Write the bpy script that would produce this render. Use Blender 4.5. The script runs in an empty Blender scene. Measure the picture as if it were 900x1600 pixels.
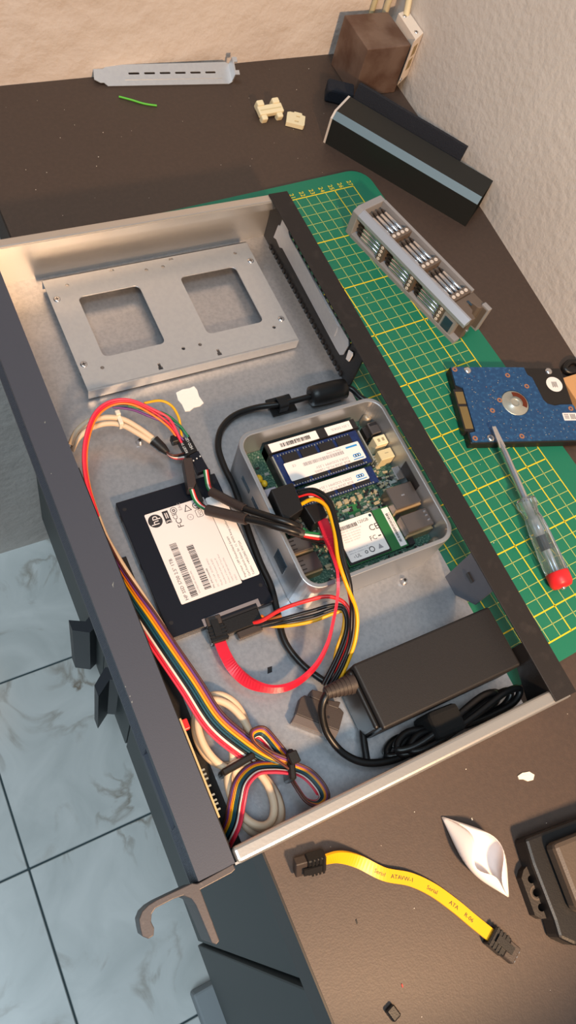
import bpy, bmesh, math, random
from mathutils import Vector, Matrix, noise
random.seed(7)
SC = bpy.context.scene
COL = SC.collection

# ------------------------------------------------------------------ camera
# World axes follow the room and the case; z = 0 is the top of the cutting mat.
FOC = 1228.2
CAM_C = Vector((-0.12225049, -0.42909653, 0.4732439))
CAM_R = Matrix(((0.88348549, -0.41617032, 0.21507128),
                (-0.29490650, -0.85081218, -0.43491239),
                (0.36398289, 0.32081286, -0.87441155)))
cd = bpy.data.cameras.new('camera')
cam = bpy.data.objects.new('camera', cd)
COL.objects.link(cam)
cd.sensor_fit = 'VERTICAL'; cd.sensor_height = 36.0; cd.sensor_width = 20.25
cd.lens = FOC / 1600.0 * 36.0
cd.clip_start = 0.01; cd.clip_end = 50
cam.matrix_world = Matrix(((CAM_R[0][0], -CAM_R[1][0], -CAM_R[2][0], CAM_C.x),
                           (CAM_R[0][1], -CAM_R[1][1], -CAM_R[2][1], CAM_C.y),
                           (CAM_R[0][2], -CAM_R[1][2], -CAM_R[2][2], CAM_C.z),
                           (0, 0, 0, 1)))
SC.camera = cam

# ------------------------------------------------------------------ light
SC.view_settings.view_transform = 'Standard'
SC.view_settings.look = 'None'
SC.view_settings.gamma = 1.0
SC.view_settings.use_curve_mapping = False
SC.view_settings.exposure = 0.0

w = bpy.data.worlds.new('world'); SC.world = w; w.use_nodes = True
bgn = w.node_tree.nodes['Background']
bgn.inputs[0].default_value = (0.62, 0.80, 1.0, 1); bgn.inputs[1].default_value = 0.22

def aim(o, tgt):
    o.rotation_euler = (Vector(tgt) - o.location).to_track_quat('-Z', 'Y').to_euler()

ld = bpy.data.lights.new('warm_lamp', 'SPOT')
ld.energy = 29; ld.color = (1.0, 0.64, 0.36); ld.shadow_soft_size = 0.03
ld.spot_size = math.radians(67); ld.spot_blend = 0.15
lo = bpy.data.objects.new('warm_lamp', ld); COL.objects.link(lo)
lo.location = (0.05, -0.78, 0.48); aim(lo, (0.12, -0.10, 0.0))

wd = bpy.data.lights.new('skylight', 'AREA')
wd.shape = 'RECTANGLE'; wd.size = 1.5; wd.size_y = 1.5; wd.energy = 112; wd.color = (0.76, 0.92, 1.0)
wo = bpy.data.objects.new('skylight', wd); COL.objects.link(wo)
wo.location = (-1.5, -1.0, 4.2); aim(wo, (-0.1, -0.2, -0.3))

# ------------------------------------------------------------------ helpers
def at(px, py, z):
    d = CAM_R.transposed() @ Vector(((px - 450) / FOC, (py - 800) / FOC, 1))
    return CAM_C + d * ((z - CAM_C.z) / d.z)

def s2l(c):
    c /= 255.0
    return c / 12.92 if c <= 0.04045 else ((c + 0.055) / 1.055) ** 2.4

MATS = {}
def mat(name, rgb, rough=0.5, metal=0.0, bump=None, var=None, spec=0.5, trans=0.0, ior=1.45, coat=0.0, detail=3):
    """bump=(scale,strength)  var=(scale,other rgb,low,high)"""
    m = bpy.data.materials.new(name); m.use_nodes = True
    nt = m.node_tree; b = nt.nodes['Principled BSDF']
    col = tuple(s2l(v) for v in rgb) + (1,)
    b.inputs['Base Color'].default_value = col
    b.inputs['Roughness'].default_value = rough
    b.inputs['Metallic'].default_value = metal
    b.inputs['Specular IOR Level'].default_value = spec
    b.inputs['Transmission Weight'].default_value = trans
    b.inputs['IOR'].default_value = ior
    b.inputs['Coat Weight'].default_value = coat
    tc = None
    if bump or var:
        tc = nt.nodes.new('ShaderNodeTexCoord')
    if bump:
        n = nt.nodes.new('ShaderNodeTexNoise'); n.inputs['Scale'].default_value = bump[0]; n.inputs['Detail'].default_value = detail
        bp = nt.nodes.new('ShaderNodeBump'); bp.inputs['Strength'].default_value = bump[1]
        bp.inputs['Distance'].default_value = bump[2] if len(bump) > 2 else 0.001
        nt.links.new(tc.outputs['Object'], n.inputs['Vector'])
        nt.links.new(n.outputs['Fac'], bp.inputs['Height'])
        nt.links.new(bp.outputs['Normal'], b.inputs['Normal'])
    if var:
        n = nt.nodes.new('ShaderNodeTexNoise'); n.inputs['Scale'].default_value = var[0]; n.inputs['Detail'].default_value = 4
        r = nt.nodes.new('ShaderNodeValToRGB')
        r.color_ramp.elements[0].position = var[2]; r.color_ramp.elements[1].position = var[3]
        r.color_ramp.elements[0].color = col
        r.color_ramp.elements[1].color = tuple(s2l(v) for v in var[1]) + (1,)
        nt.links.new(tc.outputs['Object'], n.inputs['Vector'])
        nt.links.new(n.outputs['Fac'], r.inputs['Fac'])
        nt.links.new(r.outputs['Color'], b.inputs['Base Color'])
    MATS[name] = m
    return m

class MB:
    def __init__(s): s.v = []; s.f = []; s.smooth = []
    def add(s, vs, fs, smooth=False):
        o = len(s.v); s.v += [tuple(v) for v in vs]
        for f in fs: s.f.append(tuple(i + o for i in f)); s.smooth.append(smooth)
        return s
    def bm(s, b, mtx=None, smooth=False):
        b.verts.index_update()
        vs = [(mtx @ v.co if mtx else v.co.copy()) for v in b.verts]
        s.add(vs, [[v.index for v in f.verts] for f in b.faces], smooth); b.free(); return s
    def box(s, x0, x1, y0, y1, z0, z1, mtx=None):
        vs = [Vector(p) for p in ((x0,y0,z0),(x1,y0,z0),(x1,y1,z0),(x0,y1,z0),(x0,y0,z1),(x1,y0,z1),(x1,y1,z1),(x0,y1,z1))]
        if mtx: vs = [mtx @ v for v in vs]
        return s.add(vs, [(0,3,2,1),(4,5,6,7),(0,1,5,4),(1,2,6,5),(2,3,7,6),(3,0,4,7)])
    def rbox(s, x0, x1, y0, y1, z0, z1, r=0.001, seg=2, mtx=None):
        b = bmesh.new(); bmesh.ops.create_cube(b, size=1)
        for v in b.verts:
            v.co = Vector(((x0+x1)/2 + v.co.x*(x1-x0), (y0+y1)/2 + v.co.y*(y1-y0), (z0+z1)/2 + v.co.z*(z1-z0)))
        bmesh.ops.bevel(b, geom=b.edges[:], offset=r, segments=seg, profile=0.5, affect='EDGES')
        return s.bm(b, mtx)
    def prism(s, poly, z0, z1, mtx=None):
        """poly: ccw 2d outline, extruded in z"""
        n = len(poly)
        a = sum(poly[i][0]*poly[(i+1)%n][1]-poly[(i+1)%n][0]*poly[i][1] for i in range(n))
        if a < 0: poly = list(poly)[::-1]
        vs = [Vector((p[0], p[1], z0)) for p in poly] + [Vector((p[0], p[1], z1)) for p in poly]
        if mtx: vs = [mtx @ v for v in vs]
        fs = [tuple(range(n-1, -1, -1)), tuple(range(n, 2*n))]
        fs += [(i, (i+1)%n, n+(i+1)%n, n+i) for i in range(n)]
        return s.add(vs, fs)
    def ring(s, outer, inner, z0, z1, mtx=None):
        """two outlines with the same vertex count, wall between them"""
        n = len(outer)
        vs = [Vector((p[0],p[1],z)) for z in (z0, z1) for o in (outer, inner) for p in o]
        if mtx: vs = [mtx @ v for v in vs]
        fs = []
        for i in range(n):
            j = (i+1) % n
            fs += [(i,j,2*n+j,2*n+i), (n+j,n+i,3*n+i,3*n+j), (2*n+i,2*n+j,3*n+j,3*n+i), (j,i,n+i,n+j)]
        return s.add(vs, fs)
    def cyl(s, p0, p1, r0, r1=None, n=12, smooth=True):
        r1 = r0 if r1 is None else r1
        p0, p1 = Vector(p0), Vector(p1); d = (p1-p0).normalized()
        a = d.orthogonal().normalized(); b = d.cross(a)
        vs = []
        for p, r in ((p0, r0), (p1, r1)):
            for i in range(n):
                t = 2*math.pi*i/n; vs.append(p + (a*math.cos(t)+b*math.sin(t))*r)
        s.add(vs, [(i,(i+1)%n,n+(i+1)%n,n+i) for i in range(n)], smooth)
        s.add(vs[:n], [tuple(range(n-1,-1,-1))]); s.add(vs[n:], [tuple(range(n))])
        return s
    def lathe(s, origin, d, prof, n=16, flute=0.0, smooth=True):
        origin, d = Vector(origin), Vector(d).normalized()
        a = d.orthogonal().normalized(); b = d.cross(a); vs = []
        for h, r in prof:
            for i in range(n):
                t = 2*math.pi*i/n; rr = r*(1 - (flute if i % 2 else 0))
                vs.append(origin + d*h + (a*math.cos(t)+b*math.sin(t))*rr)
        fs = []
        for k in range(len(prof)-1):
            fs += [(k*n+i, k*n+(i+1)%n, (k+1)*n+(i+1)%n, (k+1)*n+i) for i in range(n)]
        s.add(vs, fs, smooth)
        s.add(vs[:n], [tuple(range(n-1,-1,-1))]); s.add(vs[-n:], [tuple(range(n))])
        return s
    def tube(s, pts, r, n=8, closed=False):
        pts = [Vector(p) for p in pts]; m = len(pts); fr = []
        prev = None
        for i in range(m):
            if closed: t = (pts[(i+1)%m]-pts[i-1])
            else: t = pts[min(i+1,m-1)]-pts[max(i-1,0)]
            t = t.normalized() if t.length > 1e-9 else Vector((1,0,0))
            if prev is None: a = t.orthogonal().normalized()
            else: a = (prev - t*prev.dot(t)).normalized()
            prev = a; fr.append((a, t.cross(a)))
        vs = []
        for i in range(m):
            rr = r[i] if isinstance(r, list) else r
            for k in range(n):
                th = 2*math.pi*k/n; vs.append(pts[i] + (fr[i][0]*math.cos(th)+fr[i][1]*math.sin(th))*rr)
        fs = []
        for i in range(m if closed else m-1):
            j = (i+1) % m
            fs += [(i*n+k, i*n+(k+1)%n, j*n+(k+1)%n, j*n+k) for k in range(n)]
        s.add(vs, fs, True)
        if not closed:
            s.add(vs[:n], [tuple(range(n-1,-1,-1))]); s.add(vs[-n:], [tuple(range(n))])
        return s
    def band(s, pts, lat, w, t):
        """flat strip: centreline pts, lateral unit vectors lat, width w, thickness t"""
        m = len(pts); vs = []
        for i in range(m):
            tg = (pts[min(i+1,m-1)]-pts[max(i-1,0)]).normalized()
            l = (lat[i]-tg*lat[i].dot(tg)).normalized(); u = tg.cross(l)
            for a, b in ((-1,-1),(1,-1),(1,1),(-1,1)): vs.append(pts[i]+l*(a*w/2)+u*(b*t/2))
        fs = []
        for i in range(m-1):
            fs += [(i*4+k, i*4+(k+1)%4, i*4+4+(k+1)%4, i*4+4+k) for k in range(4)]
        fs += [(3,2,1,0), tuple((m-1)*4+k for k in range(4))]
        return s.add(vs, fs)
    def sphere(s, c, r, n=10, sc=(1,1,1)):
        b = bmesh.new(); bmesh.ops.create_uvsphere(b, u_segments=n, v_segments=max(6,n//2+1), radius=1)
        return s.bm(b, Matrix.Translation(Vector(c)) @ Matrix.Diagonal((r*sc[0], r*sc[1], r*sc[2], 1)), True)
    def text(s, txt, org, xd, yd, size, z_off=0.0, sx=1.0, align='L'):
        vs, fs, wd_ = text_geo(txt)
        org, xd, yd = Vector(org), Vector(xd).normalized(), Vector(yd).normalized()
        sh = {'L': 0, 'C': -wd_/2, 'R': -wd_}[align]
        nrm = xd.cross(yd)
        return s.add([org + xd*((v[0]+sh)*size*sx) + yd*(v[1]*size) + nrm*z_off for v in vs], fs)
    def quad(s, org, xd, yd, x0, x1, y0, y1, off=0.0):
        org, xd, yd = Vector(org), Vector(xd).normalized(), Vector(yd).normalized(); n = xd.cross(yd)
        return s.add([org+xd*x+yd*y+n*off for x, y in ((x0,y0),(x1,y0),(x1,y1),(x0,y1))], [(0,1,2,3)])
    def disc(s, org, xd, yd, cx, cy, r, r_in=0.0, n=20, off=0.0, a0=0.0, a1=2*math.pi):
        org, xd, yd = Vector(org), Vector(xd).normalized(), Vector(yd).normalized(); nn = xd.cross(yd)
        P = lambda a, q: org+xd*(cx+math.cos(a)*q)+yd*(cy+math.sin(a)*q)+nn*off
        an = [a0+(a1-a0)*i/n for i in range(n+1)]
        if r_in <= 0: return s.add([P(a, r) for a in an[:-1]], [tuple(range(n))])
        vs = [P(a, r) for a in an]+[P(a, r_in) for a in an]
        return s.add(vs, [(i,i+1,n+2+i,n+1+i) for i in range(n)])
    def build(s, name, m, parent=None, local=False, bevel=0.0):
        me = bpy.data.meshes.new(name); me.from_pydata(s.v, [], s.f); me.update()
        if any(s.smooth): me.polygons.foreach_set('use_smooth', s.smooth)
        me.materials.append(MATS[m] if isinstance(m, str) else m)
        o = bpy.data.objects.new(name, me); COL.objects.link(o)
        if parent:
            o.parent = parent
            if not local: o.matrix_parent_inverse = WM(parent).inverted()
        if bevel:
            bv = o.modifiers.new('bevel', 'BEVEL'); bv.width = bevel; bv.segments = 2; bv.limit_method = 'ANGLE'
        return o

def WM(o):
    loc = Matrix.LocRotScale(o.location, o.rotation_euler, o.scale)
    return WM(o.parent) @ o.matrix_parent_inverse @ loc if o.parent else loc

_TX = {}
def text_geo(t):
    if t not in _TX:
        c = bpy.data.curves.new('print_source', 'FONT'); c.body = t; c.size = 1.0; c.resolution_u = 2
        o = bpy.data.objects.new('print_source', c); COL.objects.link(o)
        dg = bpy.context.evaluated_depsgraph_get(); dg.update()
        me = bpy.data.meshes.new_from_object(o.evaluated_get(dg))
        vs = [tuple(v.co) for v in me.vertices]; fs = [tuple(p.vertices) for p in me.polygons]
        wd_ = max((v[0] for v in vs), default=0)
        bpy.data.objects.remove(o); bpy.data.curves.remove(c); bpy.data.meshes.remove(me)
        _TX[t] = (vs, fs, wd_)
    return _TX[t]

def tag(o, label, cat, group=None, kind=None):
    if label: o['label'] = label
    if cat: o['category'] = cat
    if group: o['group'] = group
    if kind: o['kind'] = kind
    return o
def thing(name, label, cat, loc=(0,0,0), rz=0.0, group=None):
    o = bpy.data.objects.new(name, None); COL.objects.link(o); o.empty_display_size = 0.01
    o.location = loc; o.rotation_euler = (0, 0, rz)
    return tag(o, label, cat, group)
def struct(o): o['kind'] = 'structure'; return o
def cat_rom(pts, sub=6, closed=False):
    pts = [Vector(p) for p in pts]; n = len(pts); out = []
    for i in range(n if closed else n-1):
        if closed: p0,p1,p2,p3 = pts[i-1],pts[i],pts[(i+1)%n],pts[(i+2)%n]
        else: p0,p1,p2,p3 = pts[max(i-1,0)],pts[i],pts[i+1],pts[min(i+2,n-1)]
        for k in range(sub):
            t = k/sub
            out.append(0.5*((2*p1)+(p2-p0)*t+(2*p0-5*p1+4*p2-p3)*t*t+(3*p1-p0-3*p2+p3)*t**3))
    if not closed: out.append(pts[-1])
    return out
def PX(lst): return [at(*p) for p in lst]
def rrect(x0, x1, y0, y1, r, n=6):
    out = []
    for cx, cy, a in ((x1-r,y1-r,0),(x0+r,y1-r,90),(x0+r,y0+r,180),(x1-r,y0+r,270)):
        for i in range(n+1):
            t = math.radians(a+90*i/n); out.append((cx+r*math.cos(t), cy+r*math.sin(t)))
    return out
def pprism(mb, pts, z1, z0): return mb.prism([tuple(at(x, y, z1))[:2] for x, y in pts], z0, z1)
def frame(o, xd, yd=None, up=(0,0,1)):
    """matrix with x along xd, z near up"""
    x = Vector(xd).normalized(); z = Vector(up); z = (z-x*z.dot(x)).normalized(); y = z.cross(x)
    return Matrix.Translation(Vector(o)) @ Matrix((x, y, z)).transposed().to_4x4()
X3, Y3, Z3 = Vector((1,0,0)), Vector((0,1,0)), Vector((0,0,1))
def atx(px, py, X):
    d = CAM_R.transposed() @ Vector(((px - 450) / FOC, (py - 800) / FOC, 1))
    return CAM_C + d * ((X - CAM_C.x) / d.x)
def plate(outer, holes, z0, z1):
    b = bmesh.new(); ed = []
    for lp in [outer]+holes:
        vs = [b.verts.new((p[0], p[1], z0)) for p in lp]
        ed += [b.edges.new((vs[i], vs[(i+1) % len(vs)])) for i in range(len(vs))]
    bmesh.ops.triangle_fill(b, use_beauty=True, use_dissolve=False, edges=ed, normal=(0,0,1))
    r = bmesh.ops.extrude_face_region(b, geom=b.faces[:])
    for g in r['geom']:
        if isinstance(g, bmesh.types.BMVert): g.co.z = z1
    bmesh.ops.recalc_face_normals(b, faces=b.faces[:])
    return MB().bm(b)
def circ(x, y, r, n=10): return [(x+r*math.cos(2*math.pi*i/n), y+r*math.sin(2*math.pi*i/n)) for i in range(n)]
XZ = Matrix(((1,0,0,0),(0,0,1,0),(0,1,0,0),(0,0,0,1)))      # outline (x,z) extruded along y
YZ = Matrix(((0,0,1,0),(1,0,0,0),(0,1,0,0),(0,0,0,1)))      # outline (y,z) extruded along x

# ------------------------------------------------------------------ materials
mat('plaster', (226, 214, 205), 0.85, bump=(55, 0.55, 0.004), var=(9, (214, 200, 190), 0.35, 0.7), detail=5)
mat('plaster_rough', (222, 215, 210), 0.8, bump=(130, 0.42, 0.0022), var=(6, (208, 200, 194), 0.35, 0.7), detail=6)
mat('worktop', (60, 46, 39), 0.54, bump=(900, 0.10), var=(300, (66, 51, 43), 0.4, 0.7), spec=0.8)
mat('worktop_edge', (30, 28, 28), 0.45)
mat('cabinet', (72, 78, 78), 0.55, bump=(500, 0.05))
mat('cabinet_pull', (34, 38, 46), 0.45)
mat('plinth', (16, 17, 18), 0.7)
mat('grout', (70, 84, 88), 0.9)
mat('pale_grey', (150, 156, 160), 0.6)
mat('steel', (204, 204, 208), 0.34, 0.85, bump=(700, 0.05), var=(420, (190, 191, 196), 0.38, 0.66))
mat('steel_plate', (208, 209, 211), 0.40, 0.72, bump=(900, 0.02), var=(300, (204, 205, 208), 0.4, 0.6))
mat('steel_rim', (206, 201, 195), 0.36, 0.85, bump=(500, 0.04))
mat('bright_steel', (215, 216, 220), 0.22, 0.95)
mat('dark_steel', (92, 84, 80), 0.35, 0.9)
mat('powder_black', (26, 23, 23), 0.5, bump=(1500, 0.12))
mat('bar_black', (30, 26, 26), 0.55, bump=(1200, 0.1), var=(120, (42, 37, 36), 0.55, 0.75))
mat('panel_grey', (74, 77, 88), 0.48, 0.2, bump=(1600, 0.06))
mat('panel_ear', (88, 82, 82), 0.45, 0.4, bump=(900, 0.06), var=(160, (120, 112, 110), 0.64, 0.72))
mat('panel_groove', (36, 40, 46), 0.5)
mat('slot_blue', (40, 62, 78), 0.25)
mat('mat_green', (20, 110, 85), 0.55, bump=(1400, 0.10))
mat('mat_fine', (178, 184, 98), 0.6)
mat('mat_bold', (226, 196, 30), 0.55)
mat('ssd_black', (22, 24, 34), 0.38, 0.2, bump=(1500, 0.05))
mat('label_white', (232, 226, 224), 0.5)
mat('label_pink', (224, 216, 216), 0.5)
mat('ink', (42, 40, 44), 0.6)
mat('ink_grey', (150, 144, 148), 0.6)
mat('ink_blue', (50, 140, 205), 0.5)
mat('ink_white', (205, 210, 214), 0.5)
mat('plastic_black', (24, 23, 24), 0.42, bump=(1200, 0.08))
mat('plastic_brown', (58, 50, 47), 0.5, bump=(1500, 0.15))
mat('plastic_tan', (96, 88, 86), 0.5, bump=(1500, 0.1))
mat('psu_black', (31, 29, 30), 0.48, bump=(2200, 0.18))
mat('cable_black', (20, 19, 20), 0.38)
mat('shrink', (56, 46, 44), 0.5, bump=(600, 0.2))
mat('velcro', (10, 10, 12), 0.9, bump=(3000, 0.6))
mat('cable_beige', (212, 188, 160), 0.5)
mat('cable_beige2', (196, 176, 154), 0.5)
mat('red', (206, 36, 60), 0.35)
mat('wire_red', (214, 44, 46), 0.35)
mat('wire_orange', (226, 120, 40), 0.35)
mat('wire_yellow', (228, 166, 16), 0.35)
mat('wire_green', (30, 110, 66), 0.35)
mat('wire_teal', (26, 70, 84), 0.35)
mat('wire_white', (226, 216, 208), 0.4)
mat('wire_purple', (104, 54, 120), 0.4)
mat('wire_brown', (84, 46, 40), 0.4)
mat('wire_grey', (120, 116, 122), 0.4)
mat('wire_pink', (234, 60, 84), 0.35)
mat('nuc_silver', (176, 180, 186), 0.36, 0.75, bump=(900, 0.03))
mat('nuc_inside', (150, 140, 126), 0.45, 0.6)
mat('board', (38, 74, 62), 0.4, var=(900, (96, 120, 104), 0.50, 0.62))
mat('board_green', (40, 104, 58), 0.4)
mat('board_blue', (24, 38, 84), 0.35, var=(700, (30, 50, 100), 0.4, 0.7))
mat('hdd_blue', (26, 66, 108), 0.34, var=(330, (44, 92, 136), 0.5, 0.72))
mat('hdd_black', (28, 25, 25), 0.45, bump=(900, 0.05))
mat('chip', (34, 32, 34), 0.42)
mat('copper', (196, 140, 110), 0.35, 0.7)
mat('copper_dark', (112, 52, 34), 0.4, 0.5)
mat('gold', (142, 124, 84), 0.35, 0.6)
mat('port_metal', (142, 132, 128), 0.28, 0.9)
mat('port_tan', (196, 164, 120), 0.35, 0.6)
mat('cream', (228, 214, 178), 0.5)
mat('cream_dark', (204, 190, 150), 0.55)
mat('solder', (178, 180, 172), 0.35, 0.6)
mat('comp_tan', (160, 148, 120), 0.5)
mat('yellow_comp', (222, 180, 40), 0.4)
mat('lavender', (158, 154, 166), 0.5)
mat('holder_grey', (140, 138, 140), 0.5, bump=(1500, 0.06))
mat('holder_edge', (158, 162, 172), 0.38, 0.3)
mat('holder_tray', (96, 84, 76), 0.55)
mat('sleeve_black', (26, 28, 27), 0.5, bump=(1600, 0.06))
mat('sleeve_stripe', (90, 108, 118), 0.48, 0.1)
mat('sleeve_liner', (200, 190, 182), 0.6)
mat('strap', (26, 30, 40), 0.9, bump=(1200, 0.9))
mat('rust_steel', (126, 104, 92), 0.42, 0.35, bump=(260, 0.08), var=(38, (98, 72, 60), 0.42, 0.66))
mat('hub_white', (232, 218, 204), 0.45)
mat('hub_socket', (150, 128, 84), 0.5)
mat('paper', (236, 228, 226), 0.75)
mat('cardboard', (196, 148, 100), 0.8, bump=(400, 0.1))
mat('red_cap', (224, 40, 46), 0.4)
mat('clear', (238, 244, 248), 0.06, trans=0.95, ior=1.49)
mat('neon', (190, 206, 220), 0.2, 0.6)
mat('green_snip', (96, 190, 60), 0.5)
mat('plaster_crumb', (232, 220, 206), 0.85, bump=(600, 0.5))
mat('adapter_black', (44, 39, 36), 0.55, bump=(900, 0.2))
mat('adapter_top', (78, 68, 60), 0.5, bump=(900, 0.15))
mat('tape_white', (236, 232, 226), 0.6, bump=(500, 0.2))
mat('tie_white', (224, 214, 196), 0.45)

def tile_material():
    m = bpy.data.materials.new('tile_marble'); m.use_nodes = True; nt = m.node_tree; b = nt.nodes['Principled BSDF']
    b.inputs['Roughness'].default_value = 0.32
    tc = nt.nodes.new('ShaderNodeTexCoord')
    gi = nt.nodes.new('ShaderNodeObjectInfo')
    ad = nt.nodes.new('ShaderNodeVectorMath'); ad.operation = 'ADD'
    sc_ = nt.nodes.new('ShaderNodeVectorMath'); sc_.operation = 'SCALE'; sc_.inputs['Scale'].default_value = 3.7
    cmb = nt.nodes.new('ShaderNodeCombineXYZ')
    for k in range(3): nt.links.new(gi.outputs['Random'], cmb.inputs[k])
    nt.links.new(cmb.outputs[0], sc_.inputs[0])
    nt.links.new(tc.outputs['Object'], ad.inputs[0]); nt.links.new(sc_.outputs[0], ad.inputs[1])
    n1 = nt.nodes.new('ShaderNodeTexNoise'); n1.inputs['Scale'].default_value = 9; n1.inputs['Detail'].default_value = 7; n1.inputs['Distortion'].default_value = 1.2
    nt.links.new(ad.outputs[0], n1.inputs['Vector'])
    r1 = nt.nodes.new('ShaderNodeValToRGB'); cr = r1.color_ramp
    cr.elements[0].position = 0.3; cr.elements[0].color = tuple(s2l(v) for v in (196, 200, 198)) + (1,)
    cr.elements[1].position = 0.7; cr.elements[1].color = tuple(s2l(v) for v in (222, 224, 222)) + (1,)
    nt.links.new(n1.outputs['Fac'], r1.inputs['Fac'])
    n2 = nt.nodes.new('ShaderNodeTexNoise'); n2.inputs['Scale'].default_value = 9; n2.inputs['Detail'].default_value = 9; n2.inputs['Distortion'].default_value = 0.8
    nt.links.new(ad.outputs[0], n2.inputs['Vector'])
    r2 = nt.nodes.new('ShaderNodeValToRGB'); c2 = r2.color_ramp
    c2.elements[0].position = 0.46; c2.elements[0].color = (0,0,0,1)
    c2.elements[1].position = 0.50; c2.elements[1].color = (1,1,1,1)
    e = c2.elements.new(0.54); e.color = (0,0,0,1)
    nt.links.new(n2.outputs['Fac'], r2.inputs['Fac'])
    n3 = nt.nodes.new('ShaderNodeTexNoise'); n3.inputs['Scale'].default_value = 8; n3.inputs['Detail'].default_value = 5
    r3 = nt.nodes.new('ShaderNodeValToRGB'); r3.color_ramp.elements[0].position = 0.50; r3.color_ramp.elements[1].position = 0.72
    nt.links.new(ad.outputs[0], n3.inputs['Vector']); nt.links.new(n3.outputs['Fac'], r3.inputs['Fac'])
    mu = nt.nodes.new('ShaderNodeMath'); mu.operation = 'MULTIPLY'
    nt.links.new(r2.outputs['Color'], mu.inputs[0]); nt.links.new(r3.outputs['Color'], mu.inputs[1])
    mx = nt.nodes.new('ShaderNodeMix'); mx.data_type = 'RGBA'
    nt.links.new(mu.outputs[0], mx.inputs['Factor'])
    nt.links.new(r1.outputs['Color'], mx.inputs['A']); mx.inputs['B'].default_value = tuple(s2l(v) for v in (128, 112, 92)) + (1,)
    nt.links.new(mx.outputs['Result'], b.inputs['Base Color'])
    MATS['tile_marble'] = m
tile_material()

# ------------------------------------------------------------------ room
FZ = -0.942
DZ = -0.003
fl = struct(MB().box(-1.4, 0.45, -1.6, 0.30, FZ-0.05, FZ-0.003).build('floor', 'grout'))
tm = bpy.data.meshes.new('tile'); _t = MB().rbox(-0.1485, 0.1485, -0.1485, 0.1485, -0.012, 0, 0.0012, 1)
tm.from_pydata(_t.v, [], _t.f); tm.update(); tm.materials.append(MATS['tile_marble'])
for i in range(-3, 2):
    for j in range(-4, 1):
        t = bpy.data.objects.new('tile', tm); COL.objects.link(t); t.parent = fl
        t.location = (-0.198 + 0.30*i + 0.15, -0.0405 + 0.30*j + 0.15, FZ)
tm2 = bpy.data.meshes.new('tile'); _t = MB().rbox(-0.1485, 0.1485, -0.116, 0.1485, -0.012, 0, 0.0012, 1)

struct(MB().box(-1.4, 0.45, 0.1915, 0.26, FZ-0.05, 0.9).build('wall_far', 'plaster'))
ang = math.atan2(0.016, 0.395)
wr = MB().box(0, 0.07, -1.7, 0.25, FZ-0.05, 0.9)
wro = struct(wr.build('wall_right', 'plaster_rough')); wro.location = (0.3855, 0.0, 0.0); wro.rotation_euler = (0, 0, -ang)

wt = thing('worktop', 'long black laminate worktop that everything stands on', 'worktop', (0.17, -0.7, DZ-0.038))
MB().box(-0.029, 0.384, -1.25, 0.1912, DZ-0.038, DZ).build('top_board', 'worktop', wt)
MB().box(-0.0302, -0.029, -1.25, 0.1912, DZ-0.038, DZ-0.0004).build('edge_strip', 'worktop_edge', wt)
# cabinets below
CF = -0.004
def cabinet(y0, y1, label, pull=None, proud=0.0):
    c = thing('base_cabinet', label, 'cabinet', (0.18, (y0+y1)/2, FZ), 0, 'base cabinets under the worktop')
    x0 = CF - proud
    MB().box(x0+0.019, 0.33, y0, y1, FZ+0.095, DZ-0.039).build('carcass', 'cabinet', c)
    MB().box(x0+0.045, 0.33, y0, y1, FZ, FZ+0.094).build('plinth', 'plinth', c)
    d = MB().rbox(x0, x0+0.018, y0+0.0015, y1-0.0015, FZ+0.10, DZ-0.046, 0.001, 1).build('door', 'cabinet', c)
    if pull:
        yc, sgn, z1, h = pull
        pl = [(x0, yc-0.010), (x0-0.012, yc-0.010-0.006*sgn), (x0-0.033, yc-0.012+0.008*sgn), (x0-0.033, yc+0.004+0.008*sgn), (x0-0.012, yc+0.008-0.006*sgn), (x0, yc+0.010)]
        MB().prism(pl, z1-h, z1).build('handle', 'cabinet_pull', d)
    return c
cabinet(-0.126, 0.190, 'grey cabinet in the far corner with a dark handle', (-0.086, 1, -0.63, 0.20))
cabinet(-0.2345, -0.127, 'narrow grey cabinet with a dark handle, second from the far corner', (-0.178, -1, -0.60, 0.22))
cabinet(-0.5425, -0.2355, 'plain grey cabinet front below the rack handle')
cabinet(-1.00, -0.5435, 'nearest grey cabinet, past the vertical gap at the bottom', None, 0.003)
MB().rbox(-0.034, 0.018, -0.98, -0.606, FZ, FZ+0.05, 0.004).build('storage_tray', 'pale_grey')
tag(bpy.data.objects['storage_tray'], 'pale grey tray on the tiled floor at the bottom edge', 'tray')

# ------------------------------------------------------------------ cutting mat
cm = thing('cutting_mat', 'green self-healing cutting mat with yellow grid under the metal case', 'cutting mat', (0, 0, DZ), 0.0671)
U = 0.01
MB().prism(rrect(-0.0085, 0.2915, -0.434, 0.018, 0.018), 0, 0.003).build('mat_sheet', 'mat_green', cm, True, 0.0004)
fine, bold = MB(), MB()
ZM = 0.0
def hline(mb, u0, u1, v, wd_): mb.quad((0,0,0.003), X3, Y3, u0*U, u1*U, -v*U-wd_/2, -v*U+wd_/2, 0.00006 if mb is fine else 0.00009)
def vline(mb, u, v0, v1, wd_): mb.quad((0,0,0.003), X3, Y3, u*U-wd_/2, u*U+wd_/2, -v1*U, -v0*U, 0.00006 if mb is fine else 0.00009)
for u in range(0, 28):
    vline(bold if u % 5 == 0 or u == 27 else fine, u, 0, 42, 0.0009 if u % 5 == 0 or u == 27 else 0.0005)
for v in range(0, 43):
    hline(bold if v % 5 == 0 or v == 42 else fine, 0, 27, v, 0.0010 if v % 5 == 0 or v == 42 else 0.0005)
fine.build('fine_grid_print', 'mat_fine', cm, True); bold.build('bold_grid_print', 'mat_bold', cm, True)
nm = MB()
for u in range(1, 28):
    nm.text(str(u), (u*U-0.0035, 0.0072, 0.0031), -Y3, X3, 0.0062)
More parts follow.
